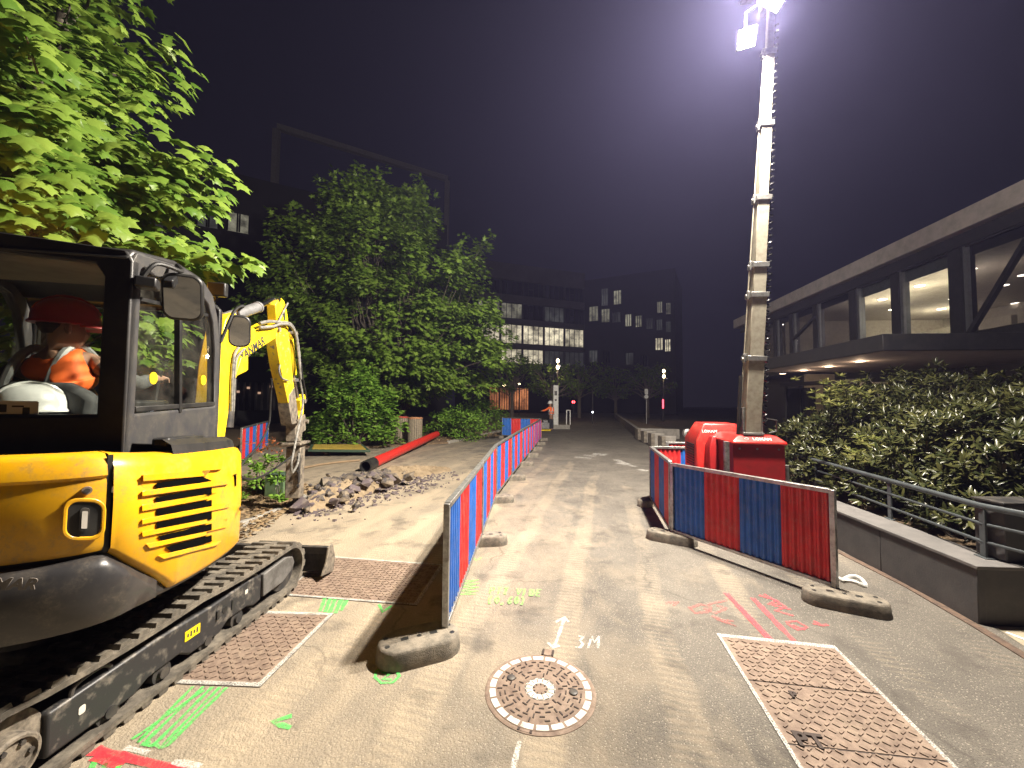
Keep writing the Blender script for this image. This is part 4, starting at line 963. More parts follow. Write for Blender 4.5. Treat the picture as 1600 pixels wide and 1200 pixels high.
# --- maple overhanging the digger
tb = Vector((-6.1, 5.0, 0))
nt_ = thing('maple_tree', 'bright green maple spreading its leafy branches over the digger cab', 'tree', tb)
tm = MB(); fork = tb+Vector((.2, -.1, 2.7)); tm.tube([tb, tb+Vector((.05, 0, 1)), tb+Vector((.1, -.05, 2)), fork, fork+Vector((-.1, .1, 2.2)), fork+Vector((.1, 0, 4.6)), fork+Vector((0, 0, 6))], [.19, .16, .14, .13, .10, .06, .02], 12)
parts_ = []
# branch tips read off the photograph, each at its own distance
tips = [((300, 92), 5.2), ((262, 135), 4.9), ((215, 100), 5.0), ((150, 85), 4.6), ((120, 130), 4.3), ((180, 160), 4.4), ((60, 95), 4.2), ((362, 268), 4.7), ((325, 250), 4.6), ((342, 312), 4.5), ((285, 300), 4.4), ((250, 245), 4.6),
        ((215, 300), 4.3), ((235, 310), 4.2), ((150, 230), 4.2), ((90, 215), 4.0), ((170, 255), 4.3), ((60, 160), 3.4), ((25, 175), 3.3), ((60, 250), 3.4), ((40, 300), 3.3), ((20, 230), 3.2), ((110, 310), 3.7), ((130, 325), 3.6), ((15, 40), 3.2), ((40, 55), 3.1), ((110, 10), 4.5), ((160, -15), 5.0),
        ((330, 402), 4.4), ((290, 410), 4.3), ((255, 392), 4.4), ((225, 378), 4.6), ((185, 372), 4.8), ((384, 402), 4.35), ((310, 388), 4.7), ((20, 20), 4.8), ((70, 30), 5.2), ((130, 50), 5.5), ((30, 120), 4.8), ((10, 330), 4.2), ((70, 345), 4.4), ((150, 345), 4.5), ((20, 350), 3.3),
        ((105, 180), 4.8), ((200, 220), 5.0), ((280, 265), 5.0), ((130, 280), 4.9), ((50, 200), 4.8), ((10, 100), 3.6), ((95, 265), 3.6),
        # seen through the cab windows
        ((240, 545), 5.6), ((225, 520), 5.6), ((290, 560), 5.8), ((250, 500), 5.4), ((20, 540), 5.0), ((30, 480), 5.2), ((220, 575), 5.7), ((60, 460), 5.6), ((300, 520), 6.0), ((20, 440), 5.0), ((95, 440), 5.4)]
for (px, py), d in tips:
    if px > 180: px -= 34
    t = D(px, py, d); h0 = min(max(t.z-1.0, 1.9), 7.5)
    root_p = Vector((tb.x+.15, tb.y-.05, h0)); pts = limb(tm, root_p, t, .035, .006, .10, 6, .10)
    out = np.array((t-root_p).normalized()); rad = .42 if d > 4 else .33
    parts_.append(clump(t, 32, rad, .55, .19, 1.1, out*.6+np.array([.35, -.4, 0]), .95))
    for q, n_ in ((pts[-2], 18), (pts[-3], 14)):
        parts_.append(clump(q, n_, .45, .55, .18, 1.0, out*.6+np.array([.35, -.4, 0]), .9))
# the rest of the crown beyond the frame
for i in range(70):
    a = rng.uniform(0, 6.28); h_ = rng.uniform(2.8, 8.6); rr = 2.7*math.sqrt(max(.05, 1-((h_-5.2)/3.6)**2))*rng.uniform(.6, 1)
    p = tb+Vector((rr*math.cos(a)-.3, rr*math.sin(a)+.7, h_))
    pr = ((p-CAMP).dot(CR)/max(.1, (p-CAMP).dot(CF))*FPX+800)
    if pr > 190: continue
    parts_.append(clump(p, 34, .55, .5, .18, .7, np.array((p-tb-Vector((0, 0, 4))).normalized())))
tm.build('trunk', BARK, nt_)
leaf_mesh('crown', *merge(parts_)[:3], merge(parts_)[3] if False else np.concatenate([p[3] for p in parts_]), MAPLE, LEAF1, nt_, fold=.25)
# --- large multi stemmed maple in the planting bed
tb2 = Vector((-5.6, 19.2, 0)); t2 = thing('maple_tree', 'large dark green multi stemmed maple behind the wooden bins', 'tree', tb2)
tm = MB(); parts_ = []
def tree_w(z):   # half width of the crown by height
    return np.interp(z, [1.6, 2.4, 3.8, 5.5, 7.5, 9.5, 11, 12.2], [2.2, 3.9, 4.9, 4.9, 4.7, 3.9, 2.6, .5])
hubs = [tb2+Vector((rng.uniform(-.9, .9), rng.uniform(-.6, .6), rng.uniform(1.4, 2.2))) for _ in range(7)]
for h_ in hubs: limb(tm, tb2+Vector((rng.uniform(-.5, .5), rng.uniform(-.3, .3), -.05)), h_, .11, .06, 0, 4, .08)
n_cl = 0
while n_cl < 450:
    z = 1.7+10.2*rng.random()**.9; a = rng.uniform(0, 6.283); wmax = tree_w(z)*(1+.16*math.sin(a*3+z*.7)+.12*math.sin(a*5-z*1.3))
    rr = wmax*math.sqrt(rng.random())
    if rr < wmax*.5 and rng.random() < .65: continue
    if math.sin(a) > .2 and rng.random() < .55: a = -a
    x = rr*math.cos(a)*1.12; y = rr*math.sin(a)*.8
    if x > 2.6 and z > 9.3: continue
    cx = -.75+.22*max(0, 5-z)
    p = tb2+Vector((x+cx, y, z)); n_cl += 1
    out = np.array([math.cos(a), math.sin(a), .2])
    if z > 8.5: out = out*.5+np.array([0, 0, .7])
    h_ = min(hubs, key=lambda q: (q-p).length)
    if n_cl % 3 == 0: limb(tm, h_, p, .034, .007, -.02 if z > 6 else .03, 6, .07)
    parts_.append(clump(p, 58, rng.uniform(.42, .72), .62, .23, .6, out))
    # twig tips that break the outline
    if rr > wmax*.75:
        parts_.append(clump(p+Vector(out.tolist())*rng.uniform(.4, .8)+Vector((0, 0, rng.uniform(-.1, .4))), 16, .28, .8, .21, .6, out))
# right hand lower lobe
for i in range(80):
    p = D(rng.uniform(650, 778), rng.uniform(470, 612), rng.uniform(16.0, 18.5))
    if p.x > tb2.x+5.2: p.x = tb2.x+5.2
    parts_.append(clump(p, 60, .5, .6, .23, .6, np.array([.8, -.4, .1])))
    if i % 2 == 0: limb(tm, tb2+Vector((.7, 0, 2.2)), p, .05, .008, .05, 6, .07)
tm.build('trunk', BARK, t2); pm = merge(parts_); leaf_mesh('crown', pm[0], pm[1], pm[2], pm[3], STAR, LEAF2, t2, fold=.22)
# --- shrubs
def shrub(name, c, rx, ry, h, n, size, label, shape=OVAL, mt=LEAF3, stems=7, group=None, lean=.3, flat=1.0, droop=.25, sub=None, cat='shrub'):
    c = Vector(c); r_ = thing(name, label, cat, c, group); tm = MB(); parts_ = []
    k_ = max(6, n//40)
    for i in range(k_):
        a = rng.uniform(0, 6.28); u = math.sqrt(rng.random()); z = h*(.12+.88*rng.random()); tap = math.sqrt(max(.08, 1-(z/h)**2.2))
        kk = rng.uniform(.7, 1.28); p = c+Vector((rx*u*tap*math.cos(a)*kk, ry*u*tap*math.sin(a)*kk, z*rng.uniform(.85, 1.12)))
        out = np.array([math.cos(a), math.sin(a), .3])
        parts_.append(clump(p, n//k_, min(rx, h)*rng.uniform(.14, .30), .8, size*rng.uniform(.75, 1.2), droop, out))
        if i % 2 == 0: limb(tm, c+Vector((rng.uniform(-.1, .1)*rx, rng.uniform(-.1, .1)*ry, 0)), p, .012*max(1, h), .004, 0, 4, .06)
    tm.build('stem', BARK, r_); pm = merge(parts_); leaf_mesh('foliage', pm[0], pm[1], pm[2], pm[3], shape, mt, r_); return r_
p = G(560, 700); shrub('shrub', D(560, 700, 14.9), 1.5, 1.1, 2.75, 5600, .16, 'tall bright green shrub left of the wooden bins', STAR)
def on(px, py, y): q = D(px, py, y); q.z = 0; return q
for q in [o_ for o_ in bpy.data.objects if o_.name == 'shrub']: q.location.z = 0
shrub('shrub', on(500, 690, 15.6), 1.15, .9, 1.05, 1800, .13, 'low green shrub behind the yellow trench cover and breaker')
shrub('shrub', on(598, 690, 15.0), .62, .6, 1.25, 1300, .12, 'small round green shrub at the left side of the bins')
shrub('shrub', on(722, 680, 18.2), 1.5, 1.2, 1.5, 3000, .13, 'spreading green shrub right of the red pipe end')
shrub('shrub', on(690, 670, 19.3), .9, .8, 1.2, 1300, .13, 'dark shrub directly behind the far end of the red pipe')
shrub('shrub', on(752, 655, 22.5), 1.6, 1.3, 1.7, 2200, .13, 'dim shrub beyond the bed, before the orange terrace')
pA = on(404, 780, 7.2); shrub('shrub', pA, .42, .45, .95, 900, .085, 'leafy green bush with reddish tips beside the green box')
parts_ = [clump(pA+Vector((rng.uniform(-.3, .3), rng.uniform(-.3, .3), rng.uniform(.8, 1.02))), 9, .08, 1, .06, -.3) for _ in range(9)]; pm = merge(parts_)
leaf_mesh('young_shoots', pm[0], pm[1], pm[2], pm[3], OVAL, leafmat('red_shoot', (.30, .07, .03), (.38, .14, .04), .3), [o_ for o_ in C.objects if o_.get('label', '').startswith('leafy green bush')][0])
shrub('shrub', on(434, 790, 6.75), .20, .2, .42, 260, .08, 'little weed growing at the front of the green box', OVAL)
# --- laurel hedge behind the railing
def hedge(name, label, c, rx, ry, h, n, z0=.3, seed=0):
    n = int(n*1.75)
    c = Vector(c)+Vector((.16, 0, 0)); r_ = thing(name, label, 'hedge shrub', (c.x, c.y, 0), 'laurels behind the railing'); tm = MB(); P, U, A, S = [], [], [], []
    for i in range(n):
        a = rng.uniform(0, 6.283); ph = math.acos(rng.uniform(-.25, 1)); k_ = 1-.30*rng.random()**2
        k_ *= 1+.10*math.sin(3*a+c.x)+.08*math.sin(7*a+2*ph*3)
        dirv = Vector((math.sin(ph)*math.cos(a), math.sin(ph)*math.sin(a), math.cos(ph)))
        p = Vector((c.x+rx*k_*dirv.x, c.y+ry*k_*dirv.y, z0+(h-z0)*(.42+.58*k_*dirv.z)))
        ax = (dirv+Vector((0, 0, .7))+Vector(rnd(1, .25)[0])).normalized()
        e1 = ax.orthogonal().normalized(); e2 = ax.cross(e1); m_ = rng.randint(7, 11)
        for j in range(m_):
            t = 6.283*j/m_+rng.uniform(-.2, .2); sp_ = rng.uniform(.55, 1.15)
            al = ax*math.cos(sp_)+(e1*math.cos(t)+e2*math.sin(t))*math.sin(sp_)-Vector((0, 0, .25*sp_))
            P.append(p+ax*rng.uniform(-.05, .05)); A.append(al); U.append(ax+Vector((0, 0, .3))); S.append(rng.uniform(.07, .145))
        if i % 9 == 0: limb(tm, (c.x+rng.uniform(-.2, .2), c.y+rng.uniform(-.2, .2), z0-.3), p, .02, .006, 0, 4, .05)
    tm.build('stem', BARK, r_); return leaf_mesh('foliage', P, U, A, S, LANCE, LEAF4, r_, fold=.3)
hedge('laurel', 'low laurel at the far left end of the hedge behind the red light tower', (5.6, 7.5, 0), .75, .8, 1.45, 300)
hedge('laurel', 'rounded laurel in the middle of the hedge with the brightest lit tips', (5.85, 6.2, 0), 1.1, 1.2, 1.85, 620)
hedge('laurel', 'tall dark laurel standing rearmost in the hedge under the canopy', (7.3, 7.2, 0), 1.6, 1.3, 2.35, 620)
hedge('laurel', 'laurel behind the nearest railing post with long drooping leaves', (5.35, 4.5, 0), 1.0, 1.0, 1.75, 560)
hedge('laurel', 'large laurel at the right edge of the photo above the dark post box', (6.9, 5.0, 0), 1.5, 1.4, 2.15, 720)
hedge('laurel', 'low spreading laurel whose leaves poke through the middle of the railing', (4.75, 5.3, 0), .42, .8, 1.0, 170)
hedge('laurel', 'small laurel at the railing in front of the rounded laurel', (4.85, 6.5, 0), .45, .7, 1.15, 170)
hedge('laurel', 'small laurel beside the nearest railing post', (4.6, 4.1, 0), .38, .55, .95, 130)
hedge('laurel', 'low laurel squeezed between railing and post box at the right edge', (5.6, 3.4, 0), .9, .6, 1.4, 260)
for (x, y, h_, sz, n_, lb) in ((5.0, 5.25, 1.1, .5, 90, 'yellowish green young laurel spray just above the middle of the railing'), (5.3, 6.5, 1.9, .5, 60, 'pale young laurel spray topping the left slope of the hedge')):
    P, U, A, S = [], [], [], []
    for i in range(n_):
        p = Vector((x+rng.gauss(0, .22), y+rng.gauss(0, .25), h_+rng.gauss(0, .12)))
        for j in range(8):
            t = 6.283*j/8+rng.uniform(-.2, .2); P.append(p); A.append((math.cos(t), math.sin(t), rng.uniform(-.1, .9))); U.append((0, 0, 1)); S.append(rng.uniform(.07, .14))
    r_ = thing('laurel', lb, 'hedge shrub', (x, y, 0), 'laurels behind the railing'); tm = MB(); limb(tm, (x, y, .2), (x, y, h_), .015, .006); tm.build('stem', BARK, r_)
    leaf_mesh('foliage', P, U, A, S, LANCE, LEAF5, r_, fold=.3)
# --- dry leaves on the beds
def litter(n, poly_fn, z, s0, s1, nm='leaf_litter'):
    P = np.array([poly_fn() for _ in range(n)]); P[:, 2] = z+nrng.random(n)*.012
    return struct(leaf_mesh(nm, P, np.tile([0, 0, 1.], (n, 1))+rnd(n, .3), np.c_[rnd(n)[:, :2], nrng.normal(0, .2, n)], s0+(s1-s0)*nrng.random(n), OVAL, DRY, None, .3), 'stuff')
def f1_():
    while True:
        x, y = rng.uniform(-5.6, -2.9), rng.uniform(4.9, 8.2)
        if x < -3.33-(y-5.6)*.14: return (x, y, 0)
litter(2600, f1_, .055, .05, .11)
def f2_():
    q = D(rng.uniform(560, 790), 690, rng.uniform(15.2, 22)); t = rng.random(); return (q.x, q.y, 0)
def f2b_():
    while True:
        x, y = rng.uniform(-6.5, -.6), rng.uniform(15.5, 22)
        if y > 15.8+(x+4)*1.1*(1 if x > -4 else -.0): return (x, y, 0)
litter(2600, f2b_, .075, .06, .13)

# ------------------------------------------------------------------ excavation: broken asphalt, sand, pipe, odds and ends
CHUNK = mat('broken_asphalt', (.045, .04, .043), .85, 0, (.19, .155, .115), 5, .42, .6, bmp=.6, bscale=50, grime=.8, gcol=(.28, .215, .14), gscale=12)
CHUNK2 = mat('purplish_stone', (.10, .078, .085), .8, 0, (.18, .15, .12), 7, .5, .7, bmp=.5)
SAND = mat('dug_sand', (.27, .205, .13), .95, 0, (.17, .125, .075), 4, bmp=.9, bscale=25)
def rock(mb, c, r_, mi=0, fl=.7):
    import mathutils
    bm_v = []; n_ = 14
    for i in range(n_):
        v_ = Vector(rnd(1)[0]).normalized(); bm_v.append(Vector((v_.x*r_*rng.uniform(.75, 1.2), v_.y*r_*rng.uniform(.75, 1.2), v_.z*r_*fl)))
    import bmesh
    bm = bmesh.new(); [bm.verts.new(v_) for v_ in bm_v]; bmesh.ops.convex_hull(bm, input=bm.verts); bm.verts.index_update()
    vs_ = [v_.co+Vector(c) for v_ in bm.verts]; fs_ = [tuple(v_.index for v_ in f.verts) for f in bm.faces]; bm.free(); mb.add(vs_, fs_, mi)
def heap(name, path, widths, heights, label):
    """an uneven ridge of loose material"""
    mb = MB(); nU, nV = 60, 22; vs_ = []
    pth = cr([Vector((*p, 0)) for p in path], 12); 
    for i in range(nU+1):
        t = i/nU*(len(pth)-1); k_ = min(int(t), len(pth)-2); p = pth[k_].lerp(pth[k_+1], t-k_); d = (pth[k_+1]-pth[k_]).normalized(); sd = Vector((-d.y, d.x, 0))
        wd = np.interp(i/nU, np.linspace(0, 1, len(widths)), widths); ht = np.interp(i/nU, np.linspace(0, 1, len(heights)), heights)
        for j in range(nV+1):
            u = j/nV*2-1; zz = ht*max(0, 1-u*u)**.9*(1+.35*math.sin(i*.9+j*1.7)*math.sin(j*.8+i*.35))+rng.uniform(0, .03)*(1-u*u)-.012*(abs(u)**6)
            vs_.append(p+sd*u*wd*(1+.12*math.sin(i*.7))+Vector((0, 0, zz)))
    mb.add(vs_, [(i*(nV+1)+j, (i+1)*(nV+1)+j, (i+1)*(nV+1)+j+1, i*(nV+1)+j+1) for i in range(nU) for j in range(nV)])
    return tag(mb.build(name, SAND, smooth=True, angle=.5), label, 'heap')
heap('sand_heap', [(-3.25, 6.25), (-3.15, 6.9), (-3.0, 7.8), (-2.85, 8.8)], [.18, .36, .42, .25], [.06, .20, .19, .05], 'mound of yellow sand under the broken asphalt by the trench')
heap('sand_heap', [(-3.2, 8.8), (-2.7, 9.4), (-2.2, 9.9), (-1.6, 10.3)], [.25, .6, .55, .2], [.05, .17, .11, .03], 'low spread of dug yellow sand beyond the asphalt rubble')
for i in range(120):
    t = rng.random(); cx, cy_ = -3.15+.36*t+rng.gauss(0, .26), 6.45+2.5*t+rng.gauss(0, .16)
    big = rng.random()**1.4; r_ = .04+.13*big; mb = MB(); zz = .06+max(0, .20*(1-abs(t-.5)*1.6))*rng.uniform(.6, 1.15)
    rock(mb, (0, 0, 0), r_); o_ = mb.build('asphalt_chunk', CHUNK if rng.random() < .7 else CHUNK2, smooth=False, bevel=.006); o_.location = (cx, cy_, zz)
    o_.rotation_euler = (rng.uniform(-.5, .5), rng.uniform(-.5, .5), rng.uniform(0, 6)); tag(o_, 'broken lump of dark asphalt lying in the rubble heap by the trench', 'rubble', 'lumps of broken asphalt in the heap')
mb = MB()
for i in range(800):
    t = rng.random(); c = (-3.1+1.3*t+rng.gauss(0, .35), 6.3+3.2*t+rng.gauss(0, .35), .006); r_ = .008+.03*rng.random()**3
    mb.box(c, (r_*2, r_*1.5, r_*1.4), rng.uniform(0, 3), 0, Matrix.Rotation(rng.uniform(-.6, .6), 3, 'X') @ Matrix.Rotation(rng.uniform(0, 3), 3, 'Z'))
struct(mb.build('rubble_grit', [CHUNK2], smooth=False), 'stuff')
mb = MB(); tr0 = [G(470, 800), G(520, 768), G(532, 775), G(500, 806)]
# red conduit
PIPE = mat('red_pipe', (.58, .025, .02), .38, 0, (.44, .03, .025), 6, .5, .8, coat=.1)
pa = G(571, 729, .13); pb = D(682, 686, 17.6); pb.z = .30
r_ = thing('conduit_pipe', 'long red plastic pipe with a black end lying across the paving', 'pipe', (pa.x, pa.y, 0))
def hollow(a, b_, ro, ri, n=24):
    mb = MB(); d = (b_-a).normalized(); u = d.cross(Z).normalized(); w_ = d.cross(u)
    C_ = lambda p, q: [p+(u*math.cos(6.2832*j/n)+w_*math.sin(6.2832*j/n))*q for j in range(n)]
    vs_ = C_(a, ro)+C_(b_, ro)+C_(b_, ri)+C_(a, ri); mb.add(vs_, [(k*n+j, k*n+(j+1) % n, ((k+1) % 4)*n+(j+1) % n, ((k+1) % 4)*n+j) for k in range(4) for j in range(n)]); return mb
dd = (pb-pa).normalized()
hollow(pa+dd*.45, pb, .135, .122).build('tube', PIPE, r_); hollow(pa, pa+dd*.5, .150, .120).build('end_sleeve', BLACKPL, r_)
# trench cover board
tc0, tc1, tc2, tc3 = G(481, 703, .22), G(579, 704, .18), G(567, 694, .18), G(486, 694, .22)
GRP = mat('yellow_board', (.50, .36, .05), .7, 0, (.36, .27, .06), 12); GRN = mat('dark_green_plastic', (.035, .07, .045), .5, 0, (.06, .09, .06), 8)
r_ = thing('trench_cover', 'yellow topped green trench cover propped off the ground near the bushes', 'trench cover', ((tc0.x+tc1.x)/2, tc0.y, 0))
mb = MB(); mb.prism([q-Z*.06 for q in (tc0, tc1, tc2, tc3)], Z*.06); mb.build('base_plate', GRN, r_, bevel=.01)
mb = MB(); cc = (tc0+tc1+tc2+tc3)/4
def sq(u, v): return tc0.lerp(tc1, u).lerp(tc3.lerp(tc2, u), v)
mb.prism([q+Z*.002 for q in (sq(.06, .12), sq(.94, .12), sq(.94, .9), sq(.06, .9))], Z*.012)
for i in range(26):
    u = .08+.84*i/25; mb.bar(sq(u, .14)+Z*.016, sq(u, .88)+Z*.016, .02, .012)
mb.build('grip_surface', GRP, r_, smooth=False)
mb = MB(); q = sq(.3, .2); rock(mb, (q.x, q.y, .07), .10); mb.build('prop_stone', CHUNK, r_, smooth=False)
mb = MB(); q = sq(.75, .5); mb.box((q.x, q.y, .06), (.12, .3, .12)); mb.build('prop_block', CHUNK, r_)
mb = MB(); mb.tube(cr([G(x, y, .03) for x, y in ((470, 732), (500, 726), (530, 722), (562, 719))], 6), .03, 8); tag(mb.build('wooden_stake', mat('weathered_wood', (.28, .2, .12), .85), angle=.9), 'thin brown wooden stake lying in front of the trench cover', 'stake')
# green box
gb = G(434, 778); r_ = thing('utility_box', 'small green box with a pale scratch standing in the mulch beside the breaker', 'box', (gb.x, gb.y, 0))
mb = MB(); mb.prism([gb+Vector((x, y, .02)) for x, y in ((-.17, -.13), (.17, -.13), (.17, .13), (-.17, .13))], Z*.40); mb.build('casing', mat('green_box', (.07, .13, .06), .5, 0, (.12, .17, .09), 10), r_, bevel=.015)
mb = MB(); mb.prism([gb+Vector((x, y, .42)) for x, y in ((-.18, -.14), (.18, -.14), (.18, .14), (-.18, .14))], Z*.03); mb.build('lid', GRN, r_, bevel=.01)
mb = MB(); mb.bar(gb+Vector((.03, -.133, .18)), gb+Vector((.08, -.133, .36)), .012, .004); mb.bar(gb+Vector((.03, -.133, .27)), gb+Vector((.10, -.133, .25)), .012, .004); mb.build('scratch_mark', WSPRAY, r_)
# slatted bins
SLAT = mat('bin_wood', (.26, .22, .16), .8, 0, (.17, .14, .10), 15)
for px, d, lab, lidc in ((626, 16.9, 'round wooden slatted litter bin, left and slightly farther of the pair', (.45, .08, .06)), (648, 16.2, 'round wooden slatted litter bin, right and nearer of the pair', (.42, .2, .1))):
    q = on(px, 690, d); r_ = thing('litter_bin', lab, 'bin', q, 'wooden litter bins'); mb = MB()
    mb.lathe([(.25, .06), (.25, .98), (.24, 1.0), (.05, 1.0)], q, 24); mb.build('liner', DKSTEEL, r_)
    mb = MB()
    for i in range(20):
        a = 6.283*i/20; mb.box(q+Vector((.275*math.cos(a), .275*math.sin(a), .53)), (.03, .072, 1.0), a)
    mb.build('slat_wall', SLAT, r_, smooth=False)
    mb = MB(); mb.lathe([(.30, 1.03), (.31, 1.06), (.28, 1.09), (.18, 1.09), (.18, 1.03)], q, 24); mb.build('rim', mat('bin_rim', lidc, .5), r_)
# ------------------------------------------------------------------ planter wall, railing, gutter on the right
WALLM = mat('dark_grey_cladding', (.060, .058, .060), .6, 0, (.085, .08, .08), 5, bmp=.15)
COPE = mat('grey_coping', (.12, .115, .112), .7, 0, (.16, .15, .145), 8)
RAILM = mat('grey_rail_paint', (.10, .115, .125), .4, .4, (.07, .08, .085), 9)
w0 = G(1530, 976); w1 = Vector((4.42, 8.2, 0)); wd = (w1-w0).normalized(); wn = Vector((wd.y, -wd.x, 0))
r_ = thing('planter_wall', 'low dark grey clad planter wall turning a corner at the right edge', 'wall', w0)
Lw = (w1-w0).length
for i in range(5):
    a, b_ = w0+wd*(Lw*i/5+.004), w0+wd*(Lw*(i+1)/5-.004)
    mb = MB(); mb.prism([a, b_, b_+wn*.06, a+wn*.06], Z*.435); mb.build('cladding_panel', WALLM, r_, bevel=.004)
ed = Vector((1, -.06, 0)).normalized()
for i in range(3):
    a, b_ = w0+ed*(i*1.3+.004), w0+ed*((i+1)*1.3-.004); nn = Vector((-ed.y, ed.x, 0)); mb = MB(); mb.prism([a+nn*.002, b_+nn*.002, b_+nn*.06, a+nn*.06], Z*.435); mb.build('cladding_panel', WALLM, r_, bevel=.004)
mb = MB(); mb.prism([w0-wd*.02-wn*.015, w0+ed*4, w0+ed*4+Vector((.02, .32, 0)), w0+wn*.34+wd*.30, w1+wn*.32, w1-wn*.015], Z*.03)
for v_ in range(len(mb.v)): mb.v[v_] = (mb.v[v_][0], mb.v[v_][1], mb.v[v_][2]+.437)
mb.build('coping', COPE, r_, bevel=.005)
mb = MB(); mb.prism([w0+wn*.07+wd*.07, w0+ed*4+Vector((0, .1, 0)), Vector((9.5, 9, 0)), w1+wn*.07], Z*.40); struct(mb.build('planting_bed', EARTH, smooth=False))
r_ = thing('railing', 'grey metal railing with round bars along the top of the planter wall', 'railing', w0+wn*.22)
posts = [(1538, 871), (1376, 810), (1274, 763)]
pp = []
for px, py in posts: q = G(px, py, .467); pp.append(q)
da = (pp[2]-pp[0]).normalized(); pp = [pp[0]+da*((q-pp[0]).dot(da)) for q in pp]; pp.append(pp[2]+da*1.9)
for q in pp:
    mb = MB(); mb.box(q+Z*.205, (.055, .018, .41), math.atan2(da.y, da.x)+math.pi/2*0); mb.box(q+Z*.004, (.11, .07, .008), math.atan2(da.y, da.x)); mb.build('post', RAILM, r_, bevel=.003)
ends = [pp[-1]+da*.3, pp[0], pp[0]-da*.25+Vector((.10, -.02, 0)), pp[0]-da*.30+Vector((1.6, -.1, 0))]
for h_, rr in ((.43, .026), (.28, .013), (.13, .013)):
    mb = MB(); mb.tube([q+Z*h_+(wn*-.0) for q in ends], rr, 10); mb.build('top_rail' if rr > .02 else 'bar', RAILM, r_)
q = G(1566, 884, .467); r_ = thing('post_box', 'dark grey square cabinet standing on the wall at the right edge', 'cabinet', q)
mb = MB(); mb.box(q+Vector((.30, .16, .24)), (.40, .22, .46)); mb.build('casing', WALLM, r_, bevel=.01)
mb = MB(); mb.box(q+Vector((.30, .16, .48)), (.42, .24, .02)); mb.build('lid', DKSTEEL, r_, bevel=.004)
mb = MB(); gl_ = [G(1321, 868), G(1420, 918), G(1530, 982), G(1640, 1050)]
GUT = mat('gutter_brown', (.13, .085, .06), .85, 0, (.07, .05, .04), 20, bmp=.5)
gl_ = [gl_[0]+(gl_[0]-gl_[1])*2.2] + gl_
for a, b_ in zip(gl_[:-1], gl_[1:]): mb.bar(Vector((a.x, a.y, .0)), Vector((b_.x, b_.y, .0)), .07, .02)
struct(mb.build('gutter', GUT, bevel=.003))
PAV = mat('pale_paving', (.34, .29, .21), .85, 0, (.25, .215, .16), 6, bmp=.2)
mb = MB(); a = G(1536, 977); b_ = G(1660, 1056)
mb.add([(a.x+.06, a.y-.02, .004), (b_.x+.05, b_.y, .004), (9, 1.6, .004), (9, 3.0, .004)], [(0, 1, 2, 3)]); struct(mb.build('pavement', PAV, smooth=False))
mb = MB(); mb.bar(G(1572, 988, .008), G(1660, 1022, .008), .03, .006); tag(mb.build('spray_marking', WHITE), 'thin white line on the pale paving at the right edge', 'spray marking')

# ------------------------------------------------------------------ glazed pavilion on the right
CONCR = mat('fascia_concrete', (.50, .45, .43), .8, 0, (.38, .35, .33), 3, bmp=.15)
BLDK = mat('dark_facade_metal', (.030, .030, .034), .5, .3, (.045, .043, .045), 6)
COLG = mat('grey_column', (.16, .165, .18), .5, .2)
CREAM = mat('cream_interior', (.62, .56, .46), .85); CREAM2 = mat('office_wall', (.50, .46, .38), .85)
SOFF = mat('canopy_soffit', (.40, .35, .33), .7, 0, (.32, .28, .27), 4)
DOWN = emit('downlight', (1, .86, .66), 20); DOWN2 = emit('canopy_downlight', (1, .72, .45), 10)
PGL = glass('pavilion_glass', (.86, .88, .86), .9, 0, 1.35); PGLD = glass('tinted_pavilion_glass', (.50, .50, .53), .9, .05, 1.4); BLIND = glass('screen_blind', (.16, .16, .17), .2, .35, 1.1)
f = Vector((.131, .991, 0)).normalized(); fn = Vector((-f.y, f.x, 0)); FP0 = Vector((11.9, 0, 0))
def BF(s_, z, out=0.0): return FP0+f*s_+fn*out+Z*z
pav = thing('pavilion', 'two storey glazed pavilion with a lit upper floor and an entrance canopy', 'building', BF(14, 0, 0))
mb = MB(); mb.prism([BF(2, 6.87, .4), BF(27, 6.87, .4), BF(27, 6.87, -12), BF(2, 6.87, -12)], Z*.58); mb.build('roof', CONCR, pav, bevel=.03)
mb = MB(); mb.prism([BF(2, 6.5, .12), BF(26.6, 6.5, .12), BF(26.6, 6.5, -.15), BF(2, 6.5, -.15)], Z*.37); mb.build('window_head', BLDK, pav)
mb = MB(); mb.prism([BF(2, 3.35, .1), BF(26.6, 3.35, .1), BF(26.6, 3.35, -12), BF(2, 3.35, -12)], Z*.5); mb.build('floor_slab', BLDK, pav)
mb = MB(); mb.prism([BF(2, 6.32, -.2), BF(26.6, 6.32, -.2), BF(26.6, 6.32, -11.5), BF(2, 6.32, -11.5)], Z*.05); mb.build('ceiling', CREAM, pav)
mb = MB(); mb.prism([BF(2, 3.86, -.2), BF(26.6, 3.86, -.2), BF(26.6, 3.86, -11.5), BF(2, 3.86, -11.5)], Z*.02); mb.build('carpet', mat('carpet', (.12, .11, .10), .95), pav)
mb = MB(); mb.prism([BF(2, 3.88, -8), BF(26.6, 3.88, -8), BF(26.6, 3.88, -8.2), BF(2, 3.88, -8.2)], Z*2.43); mb.build('interior_wall', CREAM2, pav)
def s_at(px): return 11.9/((px-800)/620-.131)*1.0/f.y
for s_ in (22.0, 26.4):
    mb = MB(); mb.prism([BF(s_, 3.88, -.3), BF(s_+.15, 3.88, -.3), BF(s_+.15, 3.88, -8), BF(s_, 3.88, -8)], Z*2.43); mb.build('partition', CREAM, pav)
mb = MB(); mb.prism([BF(15.2, 3.88, -4.5), BF(19.6, 3.88, -4.5), BF(19.6, 3.88, -4.7), BF(15.2, 3.88, -4.7)], Z*1.25); mb.build('low_partition', CREAM, pav)
mb = MB(); 
